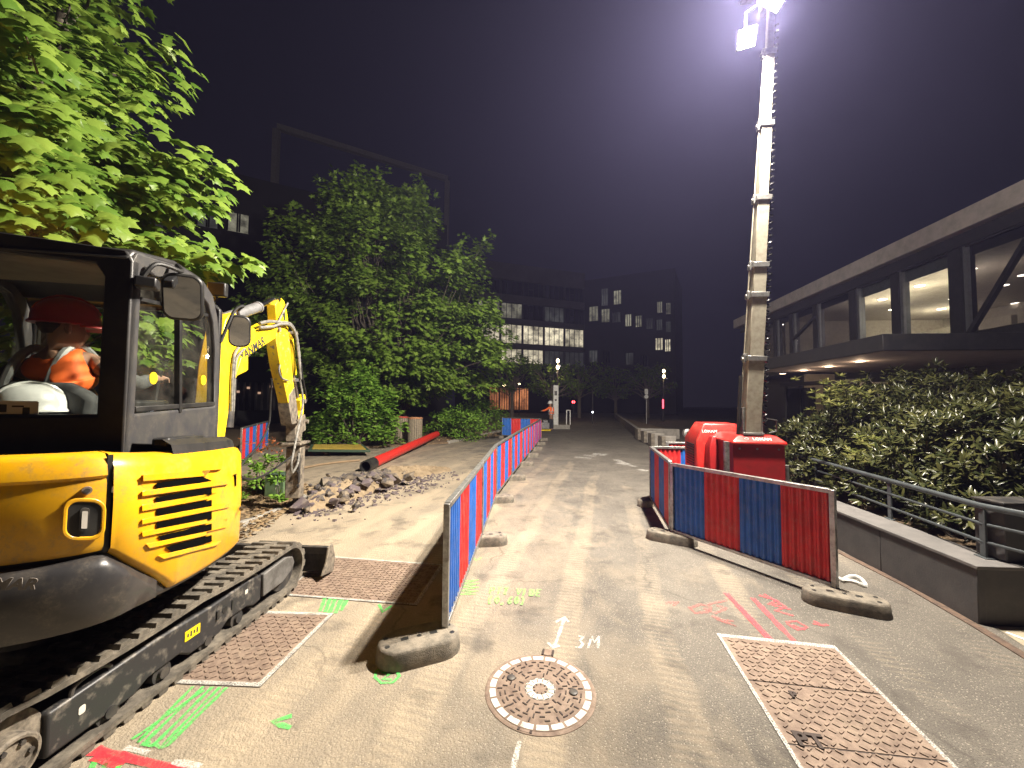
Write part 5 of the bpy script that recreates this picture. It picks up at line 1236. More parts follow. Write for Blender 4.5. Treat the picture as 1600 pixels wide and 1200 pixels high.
for i in range(5): mb.bar(BF(12.2+i*.62, 3.88, -6.5), BF(12.2+i*.62, 5.3, -6.5), .05, .05)
mb.bar(BF(12.2, 5.3, -6.5), BF(14.7, 5.3, -6.5), .05, .05); mb.build('interior_screen', COLG, pav)
cols = [(1502, .42), (1405, .34), (1337, .40), (1277, .3), (1239, .3), (1213, .3)]
edges = []
for px, wd_ in cols:
    s_ = s_at(px); mb = MB(); mb.prism([BF(s_-wd_/2, 3.85, .05), BF(s_+wd_/2, 3.85, .05), BF(s_+wd_/2, 3.85, -.3), BF(s_-wd_/2, 3.85, -.3)], Z*2.67); mb.build('column', BLDK, pav); edges.append((s_-wd_/2, s_+wd_/2))
    mb = MB(); mb.prism([BF(s_-wd_/2-.12, 3.85, .0), BF(s_-wd_/2-.002, 3.85, .0), BF(s_-wd_/2-.002, 3.85, -.22), BF(s_-wd_/2-.12, 3.85, -.22)], Z*2.65); mb.build('lit_column_side', COLG, pav)  # lighter grey strip paints the lit side of each column
spans = [(edges[0][0]-5.2, edges[0][0]-.125, PGLD)]
for i in range(len(edges)-1): spans.append((edges[i][1], edges[i+1][0]-.125, PGL if i < 2 else PGLD))
spans.append((edges[-1][1], 26.3, PGLD))
for a, b_, g_ in spans:
    mb = MB(); mb.prism([BF(a, 3.85, -.08), BF(b_, 3.85, -.08), BF(b_, 3.85, -.10), BF(a, 3.85, -.10)], Z*2.65); wn_ = mb.build('window_pane', g_, pav, smooth=False)
    mb = MB(); mb.prism([BF(a, 6.08 if g_ is PGL else 6.2, -.14), BF(b_, 6.08 if g_ is PGL else 6.2, -.14), BF(b_, 6.08 if g_ is PGL else 6.2, -.16), BF(a, 6.08 if g_ is PGL else 6.2, -.16)], Z*.40 if g_ is PGL else Z*.28); mb.build('roller_blind', COLG, wn_, smooth=False)
    mb = MB(); mb.bar(BF(a, 6.48, .02), BF(b_, 6.48, .02), .05, .06); mb.bar(BF(a, 3.89, -.06), BF(b_, 3.89, -.06), .06, .08); mb.build('frame', BLDK, wn_)
for a, b_ in (((1515, 522), (1606, 372)), ((1240, 530), (1274, 495))):
    p, q = PL(*a, BF(0, 0, .02), fn), PL(*b_, BF(0, 0, .02), fn); mb = MB(); mb.bar(p, q, .12, .12, up=fn); mb.build('brace', BLDK, pav)
for i, (px, py) in enumerate([(1437, 447), (1379, 468), (1471, 483), (1395, 484), (1490, 467), (1517, 421), (1568, 446), (1587, 474), (1522, 489), (1531, 499), (1537, 508), (1314, 509), (1452, 505), (1620, 470), (1600, 430), (1225, 507), (1420, 520)]):
    q = G(px, py, 6.315); mb = MB(); mb.lathe([(.13, -.004), (.15, .004), (.01, .004)], q, 18); cl_ = mb.build('ceiling_light', DOWN, pav)
    if px in (1437, 1471, 1379, 1452, 1314, 1517): point('ceiling_lamp', q-Z*.9, {1314: 45, 1517: 70}.get(px, 95), .1, (1, .86, .66), pav)
# entrance canopy
c0 = D(1380, 549, 9.0); c0.z = 0; cw = c0+f*17
mb = MB(); mb.prism([c0+Z*3.0, c0+f*6.6+Z*3.0, c0+f*6.6-fn*5+Z*3.0, c0-fn*8+Z*3.0], Z*.38); mb.build('canopy', BLDK, pav, bevel=.01)
mb = MB(); mb.prism([c0+Z*2.985+f*.06-fn*.06, c0+f*6.5+Z*2.985-fn*.06, c0+f*6.5-fn*5+Z*2.985, c0+f*.06-fn*8+Z*2.985], Z*.012); mb.build('soffit', SOFF, pav, smooth=False)
for px, py in ((1344, 565), (1295, 573), (1256, 579), (1223, 584), (1400, 556)):
    q = G(px, py, 2.98); mb = MB(); mb.lathe([(.10, -.004), (.11, .003), (.01, .003)], q, 16); mb.build('canopy_light', DOWN2 if px != 1400 else SOFF, pav)
    if px in (1344, 1295, 1256): point('canopy_lamp', q-Z*.12, 16, .06, (1, .70, .45), pav)
# ground floor: glazed entrance, columns, sliding door
GFG = glass('entrance_glass', (.25, .25, .26), .9, .05, 1.45)
mb = MB(); mb.prism([BF(2, 0, -.8), BF(27, 0, -.8), BF(27, 0, -1.0), BF(2, 0, -1.0)], Z*3.3); mb.build('entrance_back_wall', BLDK, pav, smooth=False)
mb = MB(); a = D(1262, 640, 15.6); a.z = 0; mb.prism([a, a+f*.2, a+f*.2-fn*1.0, a-fn*1.0], Z*2.95); mb.build('entrance_column', CREAM2, pav, bevel=.01)
for px, d in ((1229, 15.2), (1251, 14.6), (1290, 13.4), (1330, 12.6)):
    q = D(px, 640, d); q.z = 0; mb = MB(); mb.bar(q, q+Z*2.45, .08, .08); mb.build('door_post', BLDK, pav)
    mb = MB(); p = q+f*-.9; mb.prism([q+Z*.05, p+Z*.05, p+fn*.02+Z*.05, q+fn*.02+Z*.05], Z*2.3); mb.build('door_pane', GFG, pav, smooth=False)
q, p = D(1222, 640, 15.4), D(1345, 640, 12.3); q.z = p.z = 2.5; mb = MB(); mb.bar(q, p, .12, .14); mb.build('door_header', BLDK, pav)
q = D(1345, 620, 12.0); mb = MB(); mb.bar(Vector((q.x, q.y, .2)), Vector((q.x, q.y, 2.42)), .05, .05); mb.bar(Vector((q.x, q.y, 2.42)), Vector((q.x+.9, q.y-.1, 2.42)), .05, .05); mb.build('sign_frame', WHITE, pav)

# ------------------------------------------------------------------ office blocks closing the view
FAC = mat('pale_facade_band', (.085, .08, .078), .8, 0, (.065, .062, .06), .3); FACD = mat('dark_facade', (.012, .012, .014), .7, 0, (.018, .017, .02), .4)
MULL = mat('mullion', (.015, .015, .016), .6)
DARKWIN = glass('unlit_window', (.04, .04, .045), .8, 0, 1.4)
def litwin(nm, col, s_):
    """a lit office behind glass: furniture, blinds and ceiling show as uneven brightness"""
    mt, nt, b = newmat(nm); ob = N(nt, 'ShaderNodeTexCoord').outputs['Object']
    b.inputs['Base Color'].default_value = (.02, .02, .02, 1)
    mp = N(nt, 'ShaderNodeMapping'); mp.inputs['Scale'].default_value = (.9, .9, 1.1); ln(nt, ob, mp.inputs[0])
    v = N(nt, 'ShaderNodeTexVoronoi', i_Scale=.8, distance='CHEBYCHEV'); ln(nt, mp.outputs[0], v.inputs['Vector'])
    nz = noise(nt, 1.4, 5, .7, mp.outputs[0]); sx = N(nt, 'ShaderNodeSeparateXYZ'); ln(nt, ob, sx.inputs[0])
    k_ = math_(nt, 'ADD', math_(nt, 'MULTIPLY', ramp(nt, nz, [(.36, .08), (.58, 1)]), .62), math_(nt, 'MULTIPLY', ramp(nt, v.outputs['Distance'], [(.15, 0), (.5, 1)]), .45))
    big_ = noise(nt, .28, 2, .5, ob); k_ = math_(nt, 'MULTIPLY', k_, ramp(nt, big_, [(.32, .25), (.6, 1)]))
    ln(nt, math_(nt, 'MULTIPLY', k_, s_), b.inputs['Emission Strength']); b.inputs['Emission Color'].default_value = (*col, 1); return mt
WBR = litwin('bright_office', (1, .88, .62), 1.05); WMD = litwin('half_lit_office', (.9, .85, .62), .34); WDM = litwin('dim_office', (.7, .72, .66), .09); WOR = litwin('terrace_glow', (1, .36, .14), .75)
def facade(name, label, xa, xb, da, db, ztop, depth, body, loc=None):
    A = Vector(((xa-800)/620*da, da, 0)); B = Vector(((xb-800)/620*db, db, 0)); r_ = thing(name, label, 'building', A)
    u = (B-A).normalized(); n = Vector((u.y, -u.x, 0)); n = n if n.y < 0 else -n
    mb = MB(); mb.prism([A, B, B-n*depth, A-n*depth], Z*ztop); mb.build('wall', body, r_, smooth=False); return r_, A, B, u, n
bl, A, B, u, n = facade('office_block', 'pale banded office block with rows of lit windows behind the trees', 744, 912, 62, 68.5, 24.3, 16, FACD)
Wd = (B-A).length
def at(px, py, out=0.0): return PL(px, py, A+n*out, n)
def zz(py_l): return at(746, py_l).z
rows = [(406, 432), (456, 468), (494, 502), (534, 541), (566, 572)]   # pale bands, left hand photo heights
for a, b_ in rows:
    mb = MB(); mb.prism([A+Z*zz(b_)+n*.02, B+Z*zz(b_)+n*.02, B+Z*zz(b_)+n*.35, A+Z*zz(b_)+n*.35], Z*(zz(a)-zz(b_))); mb.build('facade_band', FAC, bl, smooth=False)
wr = [(433, 455, 'd'), (469, 493, 'm'), (503, 533, 'b'), (542, 565, 'l')]
for a, b_, kind in wr:
    z0_, z1_ = zz(b_), zz(a); nb = 5
    for i in range(nb):
        t0, t1 = i/nb+.004, (i+1)/nb-.004; p, q = A.lerp(B, t0), A.lerp(B, t1)
        mt = {'d': DARKWIN, 'm': WDM if i not in (0, 1) else WMD, 'b': WBR, 'l': [WMD, WBR, WBR, WDM, WDM][i]}[kind]
        if kind == 'm' and i > 1: mt = DARKWIN if i != 3 else WDM
        mb = MB(); mb.prism([p+Z*(z0_+.05)+n*.05, q+Z*(z0_+.05)+n*.05, q+Z*(z0_+.05)+n*.10, p+Z*(z0_+.05)+n*.10], Z*(z1_-z0_-.1)); wi = mb.build('window', mt, bl, smooth=False)
        mb = MB()
        for k_ in range(5):
            c = p.lerp(q, k_/4); mb.bar(c+Z*z0_+n*.16, c+Z*z1_+n*.16, .10 if k_ % 4 else .22, .1)
        if (i+len(kind)) % 2: mb.bar(p.lerp(q, .25)+Z*(z0_+(z1_-z0_)*.5)+n*.15, p.lerp(q, .5)+Z*(z0_+(z1_-z0_)*.5)+n*.15, .08, .06)
        mb.build('mullion', MULL, wi, smooth=False)
# terrace glow at its foot
p, q = at(764, 605), at(826, 605); z0_, z1_ = at(790, 640).z, at(790, 606).z
for i in range(4):
    a, b_ = p.lerp(q, i/4+.01), p.lerp(q, (i+1)/4-.01); a.z = b_.z = 0
    mb = MB(); mb.prism([a+Z*max(.1, z0_)+n*.06, b_+Z*max(.1, z0_)+n*.06, b_+Z*max(.1, z0_)+n*.12, a+Z*max(.1, z0_)+n*.12], Z*(z1_-max(.1, z0_))); wi = mb.build('shop_window', WOR, bl, smooth=False)
    mb = MB()
    for k_ in range(5): c = a.lerp(b_, k_/4); mb.bar(c+Z*.1+n*.16, c+Z*z1_+n*.16, .09, .08)
    mb.build('mullion', MULL, wi, smooth=False)
b2, A, B, u, n = facade('office_block', 'dark office block at the end of the road with a few scattered lit windows', 912, 1056, 70, 63, 23.5, 14, FACD)
wins = [(940, 452, 950, 478, WDM), (959, 455, 971, 476, WMD), (921, 480, 935, 502, WMD), (940, 484, 953, 504, WMD), (957, 489, 970, 504, WDM), (977, 492, 987, 510, WMD), (993, 494, 1003, 511, WMD), (1010, 498, 1020, 514, WDM), (1026, 500, 1035, 516, WDM), (1041, 503, 1048, 519, WDM), (1027, 472, 1035, 489, WMD), (1041, 474, 1048, 491, WMD), (1024, 529, 1036, 547, WBR), (1039, 531, 1048, 549, WBR), (921, 548, 934, 566, WDM), (942, 550, 954, 567, DARKWIN), (978, 552, 990, 570, WDM), (1000, 556, 1012, 572, DARKWIN)]
for x0, y0, x1, y1, mt in wins:
    p, q = at(x0, (y0+y1)/2), at(x1, (y0+y1)/2); zt, zb = at(x0, y0).z, at(x0, y1).z; p.z = q.z = 0
    mb = MB(); mb.prism([p+Z*zb+n*.03, q+Z*zb+n*.03, q+Z*zb+n*.08, p+Z*zb+n*.08], Z*(zt-zb)); wi = mb.build('window', mt, b2, smooth=False)
    mb = MB()
    for t in (0, .33, .66, 1): c = p.lerp(q, t); mb.bar(c+Z*zb+n*.12, c+Z*zt+n*.12, .1, .08)
    mb.build('mullion', MULL, wi, smooth=False)
b3, A, B, u, n = facade('office_block', 'tall dark block behind the left trees with a pale frame on its roof', 150, 697, 33, 48.4, 23.6, 20, FACD)
PALE = mat('pale_roof_frame', (.14, .135, .135), .8)
def fr(px, py, out=-.3): return PL(px, py, A+n*out, n)
zt = 29.6
for px0, px1 in ((425, 697),):
    p, q = fr(px0, 400), fr(px1, 400); p.z = q.z = 0
    mb = MB(); mb.bar(p+Z*zt, q+Z*zt, .55, .55); mb.bar(p+Z*23.6, p+Z*(zt-.28), .55, .55); mb.bar(q+Z*21, q+Z*(zt-.28), .55, .55); mb.build('roof_frame', PALE, b3, smooth=False)
for x0, y0, x1, y1, mt in ((356, 331, 390, 360, WMD), (308, 331, 342, 352, WDM), (222, 338, 258, 360, WDM), (270, 336, 300, 352, DARKWIN)):
    p, q = fr(x0, 340, .05), fr(x1, 340, .05); zt_, zb = fr(x0, y0, .05).z, fr(x0, y1, .05).z; p.z = q.z = 0
    mb = MB(); mb.prism([p+Z*zb, q+Z*zb, q+Z*zb+n*.06, p+Z*zb+n*.06], Z*(zt_-zb)); wi = mb.build('window', mt, b3, smooth=False)
    mb = MB()
    for t in (0, .45, .55, 1): c = p.lerp(q, t); mb.bar(c+Z*zb+n*.1, c+Z*zt_+n*.1, .12, .08)
    mb.build('mullion', MULL, wi, smooth=False)
for i in range(9):
    px = 362+i*9.5; p = fr(px, 620, .06); p.z = 0; mb = MB(); mb.bar(p+Z*.3, p+Z*3.4, .18, .1); mb.build('entrance_mullion', COPE, b3, smooth=False)
for px, py in ((372, 612), (388, 606), (405, 614), (424, 604)):
    c = fr(px, py, .12); mb = MB(); mb.lathe([(.12, -.1), (.12, .1), (.01, .1)], c, 10); mb.build('entrance_light', emit('entrance_glow', (1, .6, .4), .6), b3)
mb = MB(); p, q = on(330, 650, 26), on(470, 650, 30); mb.bar(p+Z*.5, q+Z*.5, .3, 1.0); tag(mb.build('garden_wall', FACD), 'low dark wall behind the striped panels and the digger arm', 'wall')

# ------------------------------------------------------------------ far street furniture
LAMPG = emit('street_lamp_globe', (1, .78, .42), 16)
def street_lamp(px, ys, d, label, pw):
    q = on(px, 640, d); r_ = thing('street_lamp', label, 'street lamp', q)
    zs = [D(px, y, d).z for y in ys]; mb = MB(); mb.tube([q, q+Z*(zs[0]+.25)], [.07, .05], 8); mb.lathe([(.13, 0), (.1, .25), (.06, .3)], q, 10); mb.build('pole', DKSTEEL, r_)
    for z_ in zs:
        mb = MB(); mb.lathe([(.04, -.18), (.11, -.10), (.13, 0), (.10, .11), (.04, .18)], q+Z*z_+Vector((0, -.12, 0)), 12); mb.build('globe', LAMPG, r_)
    point('lamp', q+Z*(zs[-1])+Vector((0, -.45, 0)), pw, .15, (1, .75, .42), r_)
street_lamp(871, (564, 574), 34, 'street lamp with two stacked warm globes above the far worker', 130)
street_lamp(1037, (580, 588), 40, 'street lamp with two stacked warm globes in front of the dark block', 60)
for px, py, d, lb in ((788, 602, 48, 'left of the small terrace lamps before the orange windows'), (799, 607, 50, 'brightest middle terrace lamp before the orange windows'), (811, 600, 52, 'right and highest terrace lamp before the orange windows')):
    q = on(px, 640, d); r_ = thing('terrace_lamp', lb, 'lamp', q, 'terrace lamps'); c = D(px, py, d); mb = MB(); mb.tube([q, Vector((q.x, q.y, c.z))], .05, 6); mb.build('pole', DKSTEEL, r_); mb = MB(); mb.lathe([(.05, -.12), (.2, 0), (.05, .12)], c, 10); mb.build('globe', LAMPG, r_)
def dark_tree(px, d, h, w_, label, bare=False):
    q = on(px, 640, d); r_ = thing('plane_tree', label, 'tree', q, 'dark trees along the far street'); tm = MB(); P_ = []
    tm.tube([q, q+Z*h*.4, q+Z*h*.55], [.22, .16, .12], 8)
    for i in range(26):
        a = rng.uniform(0, 6.28); t = q+Vector((w_*math.cos(a)*rng.uniform(.4, 1), w_*.8*math.sin(a)*rng.uniform(.4, 1), h*rng.uniform(.42, .95))); limb(tm, q+Z*h*rng.uniform(.3, .5), t, .07, .02, .05, 5, .1)
        P_.append(clump(t, 46, .8, .6, .26, .4))
    tm.build('trunk', BARKL, r_); pm = merge(P_); leaf_mesh('crown', pm[0], pm[1], pm[2], pm[3], STAR, LEAF2, r_)
dark_tree(800, 42, 7.0, 3.2, 'dark tree in front of the orange lit terrace')
dark_tree(862, 37, 5.8, 2.6, 'tree with lamplit lower branches beside the two globe lamp over the worker')
dark_tree(905, 45, 6.4, 3.0, 'dark tree beyond the red traffic light')
dark_tree(1012, 47, 6.4, 3.2, 'dark tree left of the right hand street lamp')
dark_tree(962, 52, 6.2, 3.0, 'dark tree at the end of the road between the two street lamps')
q = on(896, 640, 46); r_ = thing('traffic_light', 'distant traffic light showing red at the end of the road', 'traffic light', q); c = D(896, 628, 46); mb = MB(); mb.tube([q, q+Z*3.0], .06, 8); mb.build('pole', DKSTEEL, r_); mb = MB(); mb.box(c+Vector((0, .12, -.3)), (.3, .2, .95)); mb.build('signal_head', BLACKPL, r_, bevel=.03)
mb = MB(); mb.lathe([(.17, 0), (.14, .03), (.02, .045)], c+Vector((0, -.0, 0)), 16, Matrix.Rotation(R(90), 3, 'X')); mb.build('red_lens', emit('red_signal', (1, .05, .06), 14), r_)
q = on(1036, 640, 38); r_ = thing('neon_sign', 'vertical strip of red neon far away on the right', 'sign', q); mb = MB(); mb.bar(q, q+Z*2.4, .12, .12); mb.build('post', DKSTEEL, r_); mb = MB(); a = D(1036, 638, 37.9); b_ = D(1036, 624, 37.9); mb.tube([a, b_], .07, 8); mb.build('neon_tube', emit('red_neon', (1, .06, .09), 6), r_)
q = on(1010, 640, 30); r_ = thing('road_sign', 'small pale sign on a thin post beside the far planters', 'sign', q); mb = MB(); mb.tube([q, q+Z*2.7], .03, 8); mb.build('post', GALV, r_); mb = MB(); c = D(1010, 612, 29.95); mb.prism(rrect(c, Vector((1, 0, 0)), Z, .25, .42, .05), Vector((0, .02, 0))); mb.prism(rrect(c-Z*.38, Vector((1, 0, 0)), Z, .3, .28, .13), Vector((0, .02, 0))); mb.build('sign_plate', WHITE, r_, smooth=False)
q = on(926, 645, 33); r_ = thing('bollard_lamp', 'thin post with a small white light near its foot on the far road', 'bollard', q); mb = MB(); mb.tube([q, q+Z*2.9], .04, 8); mb.build('post', DKSTEEL, r_); mb = MB(); mb.lathe([(.03, -.08), (.09, 0), (.03, .08)], D(926, 644, 32.9), 10); mb.build('lamp_glass', emit('small_white_lamp', (.9, .95, 1), 5), r_)
# white information pillar and its base, worker, machine
q = on(868, 671, 26.2); r_ = thing('info_pillar', 'tall white pillar on a concrete base behind the far worker', 'pillar', q)
mb = MB(); mb.box(q+Z*1.5, (.34, .18, 2.75), .15); mb.build('panel', WHITE, r_, bevel=.02); mb = MB(); mb.box(q+Vector((.35, .1, .14)), (1.1, .6, .28), .1); mb.build('base', CONC, r_, bevel=.01)
mb = MB(); mb.box(q+Vector((0, -.10, 2.35)), (.18, .01, .3)); mb.box(q+Vector((0, -.10, 1.9)), (.12, .01, .12)); mb.build('printed_panel', DKSTEEL, r_)
mb = MB(); c = q+Vector((.75, .2, .28)); mb.bar(c, c+Z*.95, .06, .06); mb.bar(c+Vector((.25, .1, 0)), c+Vector((.25, .1, .95)), .06, .06); mb.bar(c+Z*.95, c+Vector((.25, .1, .95)), .06, .06); tag(mb.build('short_railing', WHITE), 'short white hand rail right of the white pillar', 'railing')
# planters and blocks along the right kerb
BLK = mat('pale_concrete_block', (.32, .30, .27), .85, 0, (.22, .205, .185), 5, bmp=.2)
pl0, pl1, pl2 = G(994, 684), G(1062, 686), G(960, 652)
r_ = thing('concrete_planter', 'long low concrete planter beside the road behind the pale blocks', 'planter', pl0)
mb = MB(); mb.prism([pl0, pl1, pl1+Vector((0, .3, 0)), pl0+Vector((.25, .3, 0)), Vector((pl2.x+.3, pl2.y, 0)), Vector((pl2.x, pl2.y, 0))], Z*.48); mb.build('wall', BLK, r_, bevel=.01)
mb = MB(); mb.prism([pl0+Vector((.3, .3, .02)), pl1+Vector((0, .3, .02)), pl1+Vector((1.5, 14, .02)), Vector((pl2.x+.3, pl2.y, .02))], Z*.36); mb.build('soil', EARTH, r_, smooth=False)
bnames = ['nearest', 'second', 'third', 'farthest']
for i, (px, py) in enumerate(((1043, 703), (1026, 697), (1014, 692), (1004, 687))):
    q = G(px, py); r0 = thing('concrete_block', f'pale concrete kerb block, {bnames[i]} of the four by the low planter', 'concrete block', q, 'concrete blocks by the planter'); mb = MB(); mb.box(q+Z*.27, (.50, .40, .54)); mb.build('block', BLK, r0, bevel=.03); mb = MB(); mb.box(q+Vector((-.22, -.0, .27)), (.14, .44, .50)); mb.build('joint', FOOTM, r0, bevel=.01)
q = on(1074, 690, 9.6); r_ = thing('bollard', 'grey post with a round cap just left of the red light tower', 'bollard', q); c = D(1074, 677, 9.6); mb = MB(); mb.tube([q, Vector((q.x, q.y, c.z))], .05, 12); mb.build('post', GALV, r_); mb = MB(); mb.tube([c+Vector((0, .07, 0)), c+Vector((0, .05, 0)), c+Vector((0, -.05, 0)), c+Vector((0, -.07, 0))], [.07, .105, .105, .07], 18); mb.tube([c+Vector((0, -.07, 0)), c+Vector((0, -.085, 0))], .05, 14, 1); mb.build('round_cap', [GALV, BLACKPL], r_)

# ------------------------------------------------------------------ people
SKIN = mat('skin', (.32, .18, .12), .5); ORANGE, nt, b = newmat('hi_vis_orange'); b.inputs['Base Color'].default_value = (.95, .16, .025, 1); b.inputs['Roughness'].default_value = .7
REFL = mat('reflective_band', (.34, .34, .33), .4); DKCLOTH = mat('dark_cloth', (.03, .032, .04), .9); GREYC = mat('grey_sweater', (.10, .10, .095), .9, 0, (.07, .07, .068), 30, bmp=.3)
HELR = mat('red_helmet', (.42, .025, .02), .3, 0, (.34, .02, .02), 6, coat=.4); HELW = mat('white_helmet', (.74, .74, .72), .3, 0, (.6, .6, .58), 6, coat=.4); HAIR = mat('hair', (.02, .014, .01), .8)
def skinned(name, nodes, edges, mt, parent, sub=2):
    """one continuous skinned body: nodes {key: (pos, radius)}"""
    keys = list(nodes); me = bpy.data.meshes.new(name); o_ = ORIG[parent.name]
    me.from_pydata([tuple(Vector(nodes[k][0])-o_) for k in keys], [(keys.index(a), keys.index(b_)) for a, b_ in edges], [])
    ob = bpy.data.objects.new(name, me); C.objects.link(ob); ob.parent = parent; ORIG[ob.name] = o_
    md = ob.modifiers.new('skin', 'SKIN'); md.use_smooth_shade = True
    for i, k in enumerate(keys):
        r_ = nodes[k][1]; sv = me.skin_vertices[0].data[i]; sv.radius = r_ if isinstance(r_, tuple) else (r_, r_); sv.use_root = (i == 0)
    ss = ob.modifiers.new('sub', 'SUBSURF'); ss.levels = sub; ss.render_levels = sub; me.materials.append(mt); return ob
def helmet(c, face, mt, parent, sc_=1.0, name='helmet', lift=0.0):
    fw = Vector(face).normalized(); up = Vector((0, 0, 1)); fw = (fw-up*fw.z*.0).normalized(); sd = fw.cross(up).normalized(); up = sd.cross(fw)
    M = Matrix((sd*.88, fw*1.06, up)).transposed(); c = Vector(c); mb = MB(); r_ = .135*sc_
    mb.lathe([(r_*1.06, -.005), (r_*1.07, .005), (r_, .015), (r_*.985, .05*sc_), (r_*.90, .09*sc_), (r_*.70, .125*sc_), (r_*.4, .148*sc_), (.004, .156*sc_)], c, 26, M)
    h_ = mb.build(name, mt, parent, angle=1.0)
    mb = MB(); vs_ = []; n_ = 14
    for i in range(n_+1):
        a = R(-75+150*i/n_); e_ = .075*sc_*math.cos(R(-90+180*i/n_))
        for rr, dz in ((r_*1.0, .012), (r_*1.04+e_, -.014), (r_*1.04+e_, -.020), (r_*1.0, -.002)): vs_.append(c+M @ Vector((rr*math.sin(a), rr*math.cos(a), dz)))
    mb.add(vs_, [(i*4+j, i*4+(j+1) % 4, i*4+4+(j+1) % 4, i*4+4+j) for i in range(n_) for j in range(4)]); mb.build('brim', mt, h_, angle=1.0)
    for x in (-.028, 0, .028):
        mb = MB(); mb.tube([c+M @ Vector((x*sc_, r_*math.cos(R(t)), .150*sc_*math.sin(R(t))*1.03+.006)) for t in range(25, 165, 12)], .009*sc_, 6); mb.build('ridge', mt, h_)
    return h_
# operator
oph = D(104, 516, 2.46); opn = oph+Vector((-.03, .0, -.13)); ops = oph+Vector((-.06, .02, -.20)); pel = H(-.66, .56, 1.66)
rs, ls = D(143, 566, 2.56), D(38, 574, 2.47); chest = ops.lerp(pel, .33); waist = ops.lerp(pel, .7)
fwd = hv; face = (hu*.75+hv*.66).normalized()
op = thing('person', 'digger operator in a red helmet and orange vest seated in the cab, seen from behind', 'person', (pel.x, pel.y, 1.6))
re, le = H(-.30, .60, 1.84), H(-1.02, .56, 1.82); rh, lh = H(-.30, .76, 1.90), H(-.95, .76, 1.90)
nodes = {'pel': (pel, (.16, .12)), 'waist': (waist, (.15, .11)), 'chest': (chest, (.165, .12)), 'sh': (ops+Vector((0, 0, -.05)), (.12, .09)), 'neck': (opn, .055), 'jaw': (oph+face*.02+Vector((0, 0, -.05)), .074), 'head': (oph+Vector((0, 0, .02)), .092), 'top': (oph+Vector((0, 0, .09)), .07), 'nose': (oph+face*.105+Vector((0, 0, -.01)), .014),
         'rs': (rs, .065), 're': (re, .048), 'rw': (rh, .032), 'ls': (ls, .065), 'le': (le, .048), 'lw': (lh, .032),
         'rk': (H(-.48, .98, 1.60), .075), 'ra': (H(-.46, 1.0, 1.45), .05), 'lk': (H(-.82, .98, 1.60), .075), 'la': (H(-.82, 1.0, 1.45), .05)}
edges_ = [('pel', 'waist'), ('waist', 'chest'), ('chest', 'sh'), ('sh', 'neck'), ('neck', 'jaw'), ('jaw', 'head'), ('head', 'top'), ('jaw', 'nose'), ('sh', 'rs'), ('rs', 're'), ('re', 'rw'), ('sh', 'ls'), ('ls', 'le'), ('le', 'lw'), ('pel', 'rk'), ('rk', 'ra'), ('pel', 'lk'), ('lk', 'la')]
for s_, w_ in (('r', rh), ('l', lh)):
    nodes[s_+'p'] = (w_+hv*.05, .028); edges_.append((s_+'w', s_+'p'))
    for i, x in enumerate((-.03, -.01, .012, .032)):
        nodes[f'{s_}f{i}'] = (w_+hv*.10+hu*x, .010); nodes[f'{s_}g{i}'] = (w_+hv*.115+hu*x*.9-Z*.035, .008); edges_ += [(s_+'p', f'{s_}f{i}'), (f'{s_}f{i}', f'{s_}g{i}')]
    nodes[s_+'t'] = (w_+hv*.06+hu*(-.05 if s_ == 'r' else .05)-Z*.01, .011); edges_.append((s_+'p', s_+'t'))
skinned('body', nodes, edges_, SKIN, op)
k_ = 1.13
nd = {'waist': (waist, (.17, .135)), 'chest': (chest, (.21, .165)), 'sh': (ops+Vector((0, 0, -.045)), (.17, .125)), 'rs': (rs.lerp(ops, .06)+Z*.005, .098), 'ls': (ls.lerp(ops, .06)+Z*.005, .098)}
skinned('vest', nd, [('waist', 'chest'), ('chest', 'sh'), ('sh', 'rs'), ('sh', 'ls')], ORANGE, op)
for a, b_, nm in ((rs, re, 'sleeve'), (ls, le, 'sleeve')):
    skinned(nm, {'a': (a+(b_-a).normalized()*.02, .080), 'm': (a.lerp(b_, .5), .066), 'b': (b_, .058), 'w': (b_.lerp(rh if a is rs else lh, .8), .042)}, [('a', 'm'), ('m', 'b'), ('b', 'w')], GREYC, op)
skinned('trousers', {'p': (pel, (.18, .14)), 'rk': (nodes['rk'][0], .09), 'ra': (nodes['ra'][0], .062), 'lk': (nodes['lk'][0], .09), 'la': (nodes['la'][0], .062)}, [('p', 'rk'), ('rk', 'ra'), ('p', 'lk'), ('lk', 'la')], DKCLOTH, op)
for sd_, t in ((rs, .42), (ls, .42)):
    mb = MB(); c = ops.lerp(sd_, .62); vs_ = [c+Vector((0, .10, .03)), c+Vector((0, .0, .108)), c+Vector((0, -.085, .055)), c+Vector((.0, -.145, -.08)), c+Vector((0, -.165, -.22))]
    mb.tube(cr(vs_, 5), [.024]*21, 8); mb.build('reflective_strap', REFL, op)
helmet(oph+Vector((0, 0, .035)), face, HELR, op, 1.08)
mb = MB(); mb.tube([oph-face*.055+Vector((0, 0, t_)) for t_ in (.05, .015, -.03)], [.078, .070, .045], 14); mb.build('hair', HAIR, op)
ear = oph+face.cross(Z)*.088; mb = MB(); mb.tube([ear+Z*.03, ear, ear-Z*.03], [.012, .02, .010], 8); mb.build('ear', SKIN, op)
# spare white helmet on the shelf behind the seat
hw = thing('spare_helmet', 'white hard hat lying on the shelf behind the seat inside the digger cab', 'helmet', D(48, 642, 2.23)); helmet(D(48, 642, 2.23), (-.5, -.8, 0), HELW, hw, 1.0, 'shell')
